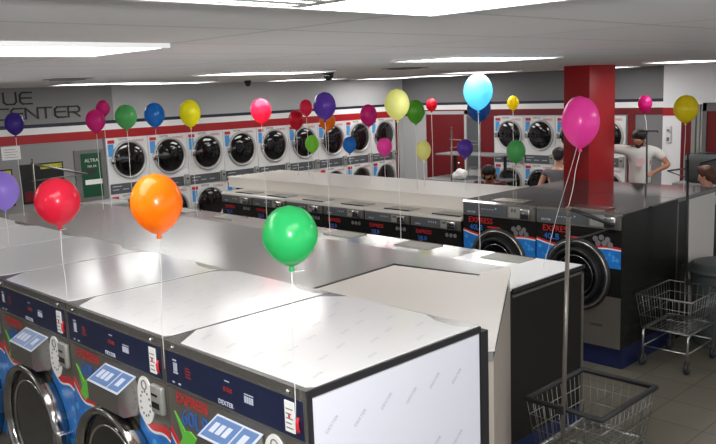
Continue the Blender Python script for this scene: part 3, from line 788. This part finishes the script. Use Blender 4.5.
# ------------------------------------------------------------------ wire laundry carts
def make_cart(bumper, hang=2):
    """basket on a tube frame with casters, rack pole on the -Y side; base at the floor, about .49 x .64"""
    r = empty('laundry_cart', (0, 0, 0)); a, b = .235, .31; zt, zb = .62, .33
    at, bt = a, b; ab, bb = a-.035, b-.045
    bk = MB()
    def ring(z, rad, cl=None):
        u = (z-zb)/(zt-zb); x = ab+(at-ab)*u; y = bb+(bt-bb)*u
        bk.tube([(-x, -y, z), (x, -y, z), (x, y, z), (-x, y, z)], rad, 6, closed=True)
    for z, rad in ((zt, .006), (zt-.09, .0028), (zt-.18, .0028), (zb, .005)): ring(z, rad)
    n = 9
    for i in range(n+1):
        u = -1+2*i/n
        for s_ in (-1, 1):
            bk.tube([(u*ab, s_*bb, zb), (u*at, s_*bt, zt)], .0019, 4)
    n = 12
    for i in range(n+1):
        u = -1+2*i/n
        for s_ in (-1, 1):
            bk.tube([(s_*ab, u*bb, zb), (s_*at, u*bt, zt)], .0019, 4)
    for i in range(1, 13): u = -1+2*i/13; bk.tube([(-ab, u*bb, zb), (ab, u*bb, zb)], .0019, 4)
    for i in range(1, 10): u = -1+2*i/10; bk.tube([(u*ab, -bb, zb), (u*ab, bb, zb)], .0019, 4)
    o = bk.build('wire_basket', M['wire'], r)
    if bumper:
        m = MB().tube([(-at, -bt, zt+.004), (at, -bt, zt+.004), (at, bt, zt+.004), (-at, bt, zt+.004)], .017, 8, closed=True)
        m.build('bumper', M['rubber'], o)
    fr = MB(); fx, fy = .19, .26
    for s_ in (-1, 1):
        fr.tube([(s_*fx, -fy, .09), (s_*fx, -fy, zb-.03), (s_*fx, -fy+.03, zb-.008), (s_*fx, fy-.03, zb-.008), (s_*fx, fy, zb-.03), (s_*fx, fy, .09)], .011, 8)
        fr.tube([(s_*fx, -fy, .17), (s_*fx, fy, .17)], .007, 6)
        fr.tube([(-fx, s_*fy, .17), (fx, s_*fy, .17)], .007, 6)
        fr.tube([(-fx, s_*fy*.9, zb-.008), (fx, s_*fy*.9, zb-.008)], .009, 6)
    fr.build('frame', M['cart_tube'], r)
    for sx in (-1, 1):
        for sy in (-1, 1):
            w_ = MB().lathe([(.02, -.014), (.045, -.014), (.05, -.008), (.05, .008), (.045, .014), (.02, .014)], (sx*fx, sy*fy, .05), 'X', 18).build('caster', M['rubber'], r)
            f = MB().box(sx*fx-.022, sx*fx-.018, sy*fy-.015, sy*fy+.015, .04, .1).box(sx*fx+.018, sx*fx+.022, sy*fy-.015, sy*fy+.015, .04, .1).box(sx*fx-.022, sx*fx+.022, sy*fy-.015, sy*fy+.015, .095, .102)
            f.lathe([(.019, -.0145), (.019, .0145)], (sx*fx, sy*fy, .05), 'X', 12)
            f.build('fork', M['chrome'], w_)
    p = MB().tube([(0, -b-.012, .12), (.035, -b-.012, 1.70)], .012, 10).tube([(.035, -b-.012, 1.70), (.036, -b-.012, 1.742)], .009, 8)
    p.lathe([(.016, 0), (.016, .012), (0, .018)], (.036, -b-.012, 1.74), 'Z', 10)
    po = p.build('pole', M['dsteel'], r)
    MB().cbox(-.018, .018, -b-.03, -b+.006, zt-.02, zt+.03, .004).build('clip', M['black'], po)
    return r, po, b
def add_arm(po, b, pts_top, pts_low, r1=.011, m='black'):
    MB().tube(pts_top, r1, 8).tube(pts_low, .006, 6).build('hanging_arm', M[m], po)
CG = 'wire laundry carts with hanging poles'
K0, P0, b0 = make_cart(True)
yb = -b0-.012
kc = copy_tree(K0)          # plain version
for ch in list(kc.children):
    if ch.name.startswith('wire_basket'):
        for q in list(ch.children): bpy.data.objects.remove(q)
add_arm(P0, b0, [(.036, yb, 1.745), (.14, yb+.09, 1.69), (.215, yb+.155, 1.648)], [(.03, yb, 1.57), (.12, yb+.08, 1.60), (.215, yb+.155, 1.645)])
K0.location = (-2.235, 3.994, 0); tag(K0, 'wire laundry cart with black rimmed basket in the bottom foreground', 'cart', CG)
kc.location = (-2.83, 6.50, 0); kc.rotation_euler = (0, 0, PI); tag(kc, 'wire laundry cart on casters beside the black washer side at right', 'cart', CG)
pc = [c for c in kc.children if c.name.startswith('pole')][0]
pc.data = pc.data.copy(); pc.data.materials[0] = M['black']; pc.location.x = .07
add_arm(pc, b0, [(.03, yb, 1.62), (.16, yb-.12, 1.60), (.30, yb-.2, 1.57)], [(.03, yb, 1.54), (.15, yb-.1, 1.55), (.30, yb-.2, 1.57)], .008, 'bag')
def more_cart(x, y, rz, label, arm, m='wire'):
    o = copy_tree(kc); o.location = (x, y, 0); o.rotation_euler = (0, 0, rz)
    p = [c for c in o.children if c.name.startswith('pole')][0]
    p.location.x = 0
    if arm != 'tbar': p.data = P0.data
    for q in list(p.children):
        if q.name.startswith('hanging_arm'): bpy.data.objects.remove(q)
    if arm == 'tbar':
        MB().tube([(-.12, yb+.03, 1.745), (-.10, yb, 1.755), (.10, yb, 1.755), (.13, yb+.03, 1.745)], .009, 8).build('hanging_bar', M['black'], p)
    elif arm == 'double':
        for dz in (0, -.42):
            MB().tube([(0, yb, 1.70+dz), (.22, yb+.2, 1.62+dz), (.45, yb+.42, 1.53+dz)], .011, 8).build('hanging_arm', M[m], p)
            MB().tube([(0, yb, 1.50+dz), (.22, yb+.2, 1.52+dz), (.45, yb+.42, 1.53+dz)], .008, 6).build('hanging_arm', M[m], p)
    else:
        MB().tube([(0, yb, 1.56), (.45, yb+.2, 1.50)], .009, 8).build('hanging_arm', M[m], p)
        MB().tube([(0, yb, 1.42), (.45, yb+.2, 1.47)], .008, 8).build('hanging_arm', M[m], p)
    return tag(o, label, 'cart', CG)
k3 = more_cart(-4.62, 9.28, PI, 'laundry cart whose black T-topped pole stands before the man in white', 'tbar')
p3 = [c for c in k3.children if c.name.startswith('pole')][0]
more_cart(-9.35, 4.0, .5, 'laundry cart with crossed pale rack arms in front of the black poster', 'double')
more_cart(-8.27, 10.33, .35, 'laundry cart with a thin rack pole in front of the red door', 'single')

# black waste bin with a round lid
r = empty('waste_bin', (-2.74, 7.26, 0))
MB().lathe([(.27, 0), (.275, .02), (.305, .66), (.305, .68)], (0, 0, 0), 'Z', 36).build('body', M['bag'], r)
MB().lathe([(.305, .66), (.335, .665), (.34, .69), (.33, .705), (.31, .705), (.30, .735), (.24, .75), (0, .755)], (0, 0, 0), 'Z', 36).build('lid', M['bag'], r)
tag(r, 'round dark bin at the right edge behind the wire cart', 'bin')

# folding tables
def make_table(w, d, z, shelf=None, name='folding_table'):
    r = empty(name, (0, 0, 0))
    MB().cbox(-w/2, w/2, -d/2, d/2, z-.04, z, .012).build('tabletop', M['tablegrey'], r)
    for sx in (-1, 1):
        for sy in (-1, 1):
            MB().tube([(sx*(w/2-.06), sy*(d/2-.06), 0), (sx*(w/2-.06), sy*(d/2-.06), z-.04)], .018, 8).build('leg', M['black'], r)
    if shelf:
        MB().cbox(-w/2+.1, w/2, -d/2+.3, d/2, shelf-.03, shelf, .008).build('shelf', M['tablegrey'], r)
        for sx in (-1, 1): MB().box(sx*(w/2-.2)-.02, sx*(w/2-.2)+.02, d/2-.09, d/2-.05, z, shelf-.03).build('shelf_post', M['black'], r)
    return r
t = make_table(1.5, .8, .79, 1.22); t.location = (-8.65, 11.12, 0); tag(t, 'grey folding table with an upper shelf before the red door', 'table', 'folding tables')
t = make_table(1.3, .7, .755); t.location = (-6.75, 9.85, 0); tag(t, 'grey folding table between the two seated people and the back wall', 'table', 'folding tables')
t = make_table(1.5, .75, 1.02); t.location = (-3.92, 10.75, 0); tag(t, 'grey folding table carrying the large dark bag at right', 'table', 'folding tables')
def blob(name, pts, m, subdiv=2, loc=None, parent=None, noise=.0, seed=1):
    """soft lump skinned over overlapping spheres (x, y, z, r)"""
    bm = bmesh.new()
    for x, y, z, rr in pts: bmesh.ops.create_icosphere(bm, subdivisions=2, radius=rr, matrix=Matrix.Translation((x, y, z)))
    me = bpy.data.meshes.new(name); bm.to_mesh(me); bm.free()
    o = bpy.data.objects.new(name, me); COL.objects.link(o)
    rm = o.modifiers.new('r', 'REMESH'); rm.mode = 'VOXEL'; rm.voxel_size = min(p[3] for p in pts)*.22
    sm = o.modifiers.new('s', 'SMOOTH'); sm.iterations = 6
    dg = bpy.context.evaluated_depsgraph_get(); me2 = bpy.data.meshes.new_from_object(o.evaluated_get(dg))
    o.modifiers.clear(); o.data = me2; me2.name = name; bpy.data.meshes.remove(me)
    rnd = random.Random(seed)
    if noise:
        from mathutils import noise as nz
        for v in me2.vertices: v.co += v.normal*noise*nz.noise(v.co*18)
    me2.materials.clear(); me2.materials.append(m)
    me2.polygons.foreach_set('use_smooth', [True]*len(me2.polygons))
    if loc: o.location = loc
    if parent: o.parent = parent
    return o
# white cloth on the table, pale clothes heaped in the cart
o = blob('folded_cloth', [(0, 0, .07, .08), (.08, .02, .09, .09), (-.07, 0, .06, .07), (.02, 0, .13, .07)], M['paper'], loc=(-8.70, 10.92, .793), noise=.008); tag(o, 'crumpled white cloth on the folding table before the red door', 'cloth')
M['pinkcloth'] = mat('pink_cloth', rgb(222, 186, 190), .9, noise=.2, nscale=9)
M['whitecloth'] = mat('white_cloth', rgb(226, 226, 222), .9, noise=.06, nscale=9)
o = blob('laundry_heap', [(0, 0, .55, .17), (0, .08, .7, .16), (.02, 0, .84, .13), (.12, .05, .78, .12), (.2, .1, .74, .1), (-.08, 0, .75, .12), (-.03, -.05, .45, .14), (.05, .05, .47, .13)], M['pinkcloth'], loc=(-4.45, 9.22, .0), noise=.03, seed=3)
tag(o, 'heap of pale pink and white laundry in the cart before the man', 'laundry')
o = blob('laundry_bag', [(0, 0, .50, .16), (0, .03, .66, .17), (.04, 0, .85, .15), (.02, .03, 1.0, .12), (-.05, .02, .75, .14)], M['whitecloth'], loc=(-9.35, 4.0, 0), noise=.02, seed=5)
tag(o, 'white laundry bag in the cart below the black poster at left', 'bag')
# large dark bag on the table
r = empty('duffel_bag', (-4.02, 10.65, 1.02))
MB().cbox(-.55, .5, -.22, .22, 0, .38, .09).build('body', M['bag'], r)
MB().tube([(-.5, -.1, .375), (-.2, -.11, .392), (.2, -.11, .392), (.46, -.1, .375)], .009, 6).build('zip', M['black'], r)
MB().tube([(-.3, -.225, .12), (-.28, -.25, .28), (-.1, -.25, .33), (.1, -.25, .33), (.24, -.25, .28), (.26, -.225, .12)], .013, 6).build('strap', M['black'], r)
tag(r, 'large dark grey bag on the table in front of the white pilaster', 'bag')
# switches on the white pilaster
for z, h_, lab in ((1.58, .10, 'upper white wall control on the white pilaster'), (1.43, .13, 'lower white wall control on the white pilaster')):
    r = empty('wall_switch', (-5.42, YW-.10, z))
    MB().cbox(-.04, .04, -.03, 0, 0, h_, .006).build('plate', M['white'], r)
    MB().box(-.02, .02, -.034, -.029, .02, h_-.05).build('switch_key', M['greyframe'], r)
    tag(r, lab, 'switch')

# chairs
def make_chair(m='fabric_black'):
    r = empty('stacking_chair', (0, 0, 0))
    MB().cbox(-.22, .22, -.22, .2, .43, .47, .015).build('seat', M[m], r)
    b = MB()
    n = 8
    pts = [(-.21+.42*i/n, .21+.035*math.sin(PI*i/n)) for i in range(n+1)]
    b.prism(pts+[(x, y+.02) for x, y in pts[::-1]], .58, .90); b.build('backrest', M[m], r)
    for sx in (-1, 1):
        MB().tube([(sx*.2, -.2, 0), (sx*.2, -.18, .43)], .011, 8).build('leg', M['chrome'], r)
        MB().tube([(sx*.2, .24, 0), (sx*.2, .19, .45), (sx*.2, .225, .70)], .011, 8).build('leg', M['chrome'], r)
    return r
H0 = make_chair()
CH = 'black chairs by the back dryers'
for i, (x, y, rz, lab) in enumerate(((-6.70, 9.12, PI, 'black chair under the person with bowed dark hair'), (-6.47, 10.55, PI*1.05-PI, 'black chair of the person seen from behind by the dryers'),
        (-7.35, 10.6, 2.6, 'empty black chair below the low green balloon'), (-7.72, 9.72, 1.8, 'empty black chair left of the low green balloon'), (-3.50, 9.17, -1.4, 'black chair under the person in blue at the right edge'))):
    o = H0 if i == 0 else copy_tree(H0)
    o.location = (x, y, 0); o.rotation_euler = (0, 0, rz); tag(o, lab, 'chair', CH)

# ------------------------------------------------------------------ people
M['skin'] = mat('skin', rgb(196, 146, 120), .55)
M['skin_dark'] = mat('skin_tan', rgb(178, 124, 96), .55)
M['hair_dark'] = mat('dark_hair', rgb(30, 24, 22), .6, noise=.3, nscale=30)
M['hair_brown'] = mat('brown_hair', rgb(92, 56, 36), .6, noise=.3, nscale=30)
M['tee_white'] = mat('white_tee', rgb(214, 214, 208), .9, noise=.05, nscale=7, bump=.2)
M['tee_maroon'] = mat('maroon_top', rgb(84, 36, 48), .9, noise=.1)
M['vest_grey'] = mat('grey_vest', rgb(96, 94, 98), .9, noise=.1)
M['tee_blue'] = mat('blue_shirt', rgb(92, 124, 190), .9, noise=.06)
M['jeans'] = mat('dark_trousers', rgb(40, 44, 56), .9)
M['eye'] = mat('eye', rgb(24, 20, 20), .2)
def skinned(name, nodes, edges, m, parent, root=0, sub=2):
    me = bpy.data.meshes.new(name); me.from_pydata([n[:3] for n in nodes], edges, [])
    o = bpy.data.objects.new(name, me); COL.objects.link(o)
    sk = o.modifiers.new('sk', 'SKIN'); sk.use_smooth_shade = True; sk.branch_smoothing = .3
    sv = me.skin_vertices[0].data
    for i, n in enumerate(nodes):
        rr = n[3]; sv[i].radius = (rr, n[4] if len(n) > 4 else rr); sv[i].use_root = (i == root)
    ss = o.modifiers.new('ss', 'SUBSURF'); ss.levels = sub; ss.render_levels = sub
    dg = bpy.context.evaluated_depsgraph_get(); me2 = bpy.data.meshes.new_from_object(o.evaluated_get(dg))
    o.modifiers.clear(); o.data = me2; bpy.data.meshes.remove(me); me2.name = name
    me2.materials.clear(); me2.materials.append(m)
    me2.polygons.foreach_set('use_smooth', [True]*len(me2.polygons))
    o.parent = parent
    return o
def person(loc, rz, J, label, top_m, hair_m, skin_m, sleeves=.55, beard=False, long_hair=False):
    """J: joints in the figure's own frame (it faces -Y): hip, waist, chest, neck, head, and (L, R) pairs sh, el, wr, th, kn, an"""
    r = empty('person', loc, rz)
    V3 = lambda k: Vector(J[k])
    N, E = [], []
    def nd(p, *rad): N.append((*p, *rad)); return len(N)-1
    hip = nd(V3('hip'), .125, .10); wa = nd(V3('waist'), .125, .095); ch = nd(V3('chest'), .14, .105)
    nb = nd(V3('neck'), .058); hd = V3('head'); fwd = Vector(J.get('look', (0, -1, 0))).normalized()
    up = (hd-V3('neck')).normalized()
    j1 = nd(hd-up*.055+fwd*.02, .062, .066); h1 = nd(hd+up*.0, .078, .088); h2 = nd(hd+up*.065-fwd*.01, .07, .08)
    E += [(hip, wa), (wa, ch), (ch, nb), (nb, j1), (j1, h1), (h1, h2)]
    for s_ in (0, 1):
        sh, el, wr = Vector(J['sh'][s_]), Vector(J['el'][s_]), Vector(J['wr'][s_])
        a = nd(sh, .058); m1 = nd(sh.lerp(el, .5), .047); b = nd(el, .04); b2 = nd(el.lerp(wr, .4), .038); c = nd(wr, .026)
        E += [(ch, a), (a, m1), (m1, b), (b, b2), (b2, c)]
        dr = (wr-el).normalized(); palm = nd(wr+dr*.06, .033, .018); E.append((c, palm))
        sd_ = dr.cross(Vector((0, 0, 1)) if abs(dr.z) < .8 else Vector((0, 1, 0))).normalized(); nn = dr.cross(sd_)
        for k, ln in enumerate((.065, .075, .07, .055)):
            o_ = sd_*(.028-.0187*k)
            f1 = nd(wr+dr*.10+o_, .009); f2 = nd(wr+dr*(.10+ln*.5)+o_+nn*.012, .008); f3 = nd(wr+dr*(.10+ln*.8)+o_+nn*.03, .007)
            E += [(palm, f1), (f1, f2), (f2, f3)]
        t1 = nd(wr+dr*.05+sd_*.045, .010); t2 = nd(wr+dr*.085+sd_*.058+nn*.01, .009); E += [(palm, t1), (t1, t2)]
        th, kn, an = Vector(J['th'][s_]), Vector(J['kn'][s_]), Vector(J['an'][s_])
        a = nd(th, .085); m1 = nd(th.lerp(kn, .5), .075); b = nd(kn, .055); b2 = nd(kn.lerp(an, .35), .052); c = nd(an, .036)
        toe = nd(an+Vector((0, -.13, -.05)), .032, .026)
        E += [(hip, a), (a, m1), (m1, b), (b, b2), (b2, c), (c, toe)]
    # nose and ears grow from the head
    side = fwd.cross(up).normalized()
    nose = nd(hd+fwd*.098-up*.012, .012); E.append((h1, nose))
    body = skinned('body', N, E, skin_m, r)
    ey = MB()
    for s_ in (-1, 1):
        c_ = hd+fwd*.076+side*.032*s_+up*.012
        ey.lathe([(0, -.006), (.005, -.004), (.007, 0), (.005, .004), (0, .006)], c_+fwd*.006, 'Z', 10)
    ey.build('eyes', M['eye'], r)
    er = MB()
    for s_ in (-1, 1):
        c_ = hd+side*.083*s_-up*.008
        er.lathe([(0, -.03), (.012, -.02), (.016, 0), (.013, .02), (0, .03)], c_, 'Z', 8)
    er.build('ears', skin_m, r)
    mo = MB().tube([hd+fwd*.086-up*.052+side*.022, hd+fwd*.091-up*.053, hd+fwd*.086-up*.052-side*.022], .005, 6); mo.build('mouth', M['dred_paint'], r)
    # hair
    hp = [(*(hd+up*.062-fwd*.03), .084), (*(hd+up*.088+fwd*.02), .052), (*(hd-fwd*.05+up*.005), .076), (*(hd-fwd*.025+side*.028+up*.055), .072), (*(hd-fwd*.025-side*.028+up*.055), .072)]
    if long_hair: hp += [(*(hd-fwd*.06-up*.08), .075), (*(hd-fwd*.05-up*.16), .07), (*(hd-fwd*.03+side*.06-up*.06), .045), (*(hd-fwd*.03-side*.06-up*.06), .045)]
    blob('hair', hp, hair_m, parent=r, noise=.006)
    if beard: blob('beard', [(*(hd-up*.088+fwd*.05), .043), (*(hd-up*.06+fwd*.03+side*.045), .03), (*(hd-up*.06+fwd*.03-side*.045), .03), (*(hd-up*.11+fwd*.045), .034)], hair_m, parent=r, noise=.006)
    # shirt and trousers
    N2, E2 = [], []
    def n2(p, *rad): N2.append((*p, *rad)); return len(N2)-1
    hipv, wav, chv, nkv = V3('hip'), V3('waist'), V3('chest'), V3('neck')
    a0 = n2(hipv+(wav-hipv)*-.12, .165, .135); a1 = n2(wav, .16, .13); a2 = n2(chv, .168, .132); a25 = n2(chv.lerp(nkv, .35), .15, .12); a3 = n2(chv.lerp(nkv, .66), .085)
    E2 += [(a0, a1), (a1, a2), (a2, a25), (a25, a3)]
    for s_ in (0, 1):
        sh, el = Vector(J['sh'][s_]), Vector(J['el'][s_])
        if sleeves:
            q = n2(sh, .074); q2 = n2(sh.lerp(el, sleeves*.6), .072); q3 = n2(sh.lerp(el, sleeves*1.1), .068); E2 += [(a25, q), (q, q2), (q2, q3)]
    sh_o = skinned('shirt', N2, E2, top_m, r)
    N3, E3 = [], []
    def n3(p, *rad): N3.append((*p, *rad)); return len(N3)-1
    z0 = n3(hipv, .15, .12); z1 = n3(hipv.lerp(wav, .35), .142, .115); E3.append((z0, z1))
    for s_ in (0, 1):
        th, kn, an = Vector(J['th'][s_]), Vector(J['kn'][s_]), Vector(J['an'][s_])
        q = n3(th, .10); q1 = n3(th.lerp(kn, .5), .09); q2 = n3(kn, .072); q3 = n3(kn.lerp(an, .9), .058); E3 += [(z0, q), (q, q1), (q1, q2), (q2, q3)]
    skinned('trousers', N3, E3, M['jeans'], r)
    for s_ in (0, 1):
        an = Vector(J['an'][s_])
        MB().cbox(an.x-.05, an.x+.05, an.y-.20, an.y+.07, an.z-.08, an.z+.03, .025).build('shoe', M['black'], r)
    return tag(r, label, 'person'), sh_o
# man in white: faces the camera side, one arm out to his right, the other hand on the cart pole
J = dict(hip=(0, 0, .95), waist=(0, 0, 1.13), chest=(0, .01, 1.36), neck=(-.01, -.01, 1.52), head=(-.04, -.075, 1.61), look=(-.65, -.8, -.35),
    sh=[(.20, 0, 1.46), (-.20, 0, 1.47)], el=[(.34, -.10, 1.26), (-.47, -.02, 1.50)], wr=[(.15, -.26, 1.20), (-.66, .10, 1.53)],
    th=[(.10, 0, .88), (-.10, 0, .88)], kn=[(.12, -.03, .49), (-.12, -.02, .49)], an=[(.13, 0, .085), (-.13, 0, .085)])
pm, sh_ = person((-5.03, 10.20, 0), math.radians(38), J, 'bearded man in a white T-shirt standing by the red column, arm stretched out', M['tee_white'], M['hair_dark'], M['skin_dark'], .6, beard=True)
o = MB().slab_xz([(-.09, 1.27), (-.02, 1.24), (.03, 1.30), (.01, 1.37), (-.06, 1.36)], -.156, -.15).build('shirt_print', M['pinkcloth'], pm)
def seated(lean=0., head=(0, -.02, 1.24), look=(0, -1, 0), arms='table', dz=0.):
    J = dict(hip=(0, .05, .52+dz), waist=(0, .05-lean*.3, .70+dz), chest=(0, .03-lean*.7, .93+dz), neck=(0, -lean, 1.09+dz), head=(head[0], head[1]-lean, head[2]+dz), look=look,
        th=[(.10, .0, .53+dz), (-.10, .0, .53+dz)], kn=[(.12, -.40, .52+dz*.8), (-.12, -.40, .52+dz*.8)], an=[(.12, -.36, .085), (-.12, -.36, .085)])
    J['sh'] = [(.19, .01-lean*.75, 1.03+dz), (-.19, .01-lean*.75, 1.03+dz)]
    if arms == 'table': J['el'] = [(.26, -.12-lean, .80+dz), (-.26, -.12-lean, .80+dz)]; J['wr'] = [(.14, -.34-lean, .84+dz), (-.14, -.34-lean, .84+dz)]
    elif arms == 'chin': J['el'] = [(.24, -.22-lean, .84+dz), (-.25, -.15-lean, .80+dz)]; J['wr'] = [(.10, -.26-lean, 1.03+dz), (-.16, -.34-lean, .86+dz)]
    else: J['el'] = [(.29, .03, .80+dz), (-.29, .03, .80+dz)]; J['wr'] = [(.26, -.20, .72+dz), (-.26, -.20, .72+dz)]
    return J
person((-6.70, 9.12, 0), math.radians(30), seated(.10, (0, -.07, 1.17), (.1, -.8, -.7), 'table'), 'person with dark hair and maroon top bowed over, below the purple balloon', M['tee_maroon'], M['hair_dark'], M['skin_dark'], .8, long_hair=True)
person((-6.47, 10.52, 0), math.radians(195), seated(.0, (0, -.0, 1.26), (.1, -1, -.1), 'side', .04), 'person in a grey top seen from behind, facing the back dryers', M['vest_grey'], M['hair_dark'], M['skin'], .25)
person((-3.50, 9.17, 0), math.radians(-80), seated(.17, (0, -.05, 1.25), (0, -1, -.25), 'chin', .02), 'person in a blue shirt with brown hair resting chin on hand at the right edge', M['tee_blue'], M['hair_brown'], M['skin'], .6)

# ------------------------------------------------------------------ light
def area(name, loc, sx, sy, power, rot, col=(1, 1, 1)):
    l = bpy.data.lights.new(name, 'AREA'); l.shape = 'RECTANGLE'; l.size = sx; l.size_y = sy; l.energy = power; l.color = col
    o = bpy.data.objects.new(name, l); COL.objects.link(o); o.location = loc; o.rotation_euler = rot
    return o
# daylight through the street windows
for y in (1.9, 4.9, 7.9, 10.6):
    area('window_daylight', (XR-.02, y, 1.55), 1.5, 2.6, 14, (0, PI/2, 0), (.93, .96, 1))
# the camera's flash
sl = bpy.data.lights.new('camera_flash', 'SPOT'); sl.energy = 320; sl.spot_size = math.radians(78); sl.spot_blend = .5; sl.shadow_soft_size = .035
so = bpy.data.objects.new('camera_flash', sl); COL.objects.link(so)
m4 = M4.copy(); m4.translation = Vector((0, 0, CAMH))+_u2*.09; so.matrix_world = m4
wd = bpy.data.worlds.new('world'); scn.world = wd; wd.use_nodes = True
wd.node_tree.nodes['Background'].inputs[0].default_value = (.8, .88, 1, 1); wd.node_tree.nodes['Background'].inputs[1].default_value = .6

scn.view_settings.view_transform = 'Standard'; scn.view_settings.look = 'None'
scn.view_settings.gamma = 1; scn.view_settings.use_curve_mapping = False
scn.view_settings.exposure = 0
scn.cycles.use_denoising = True
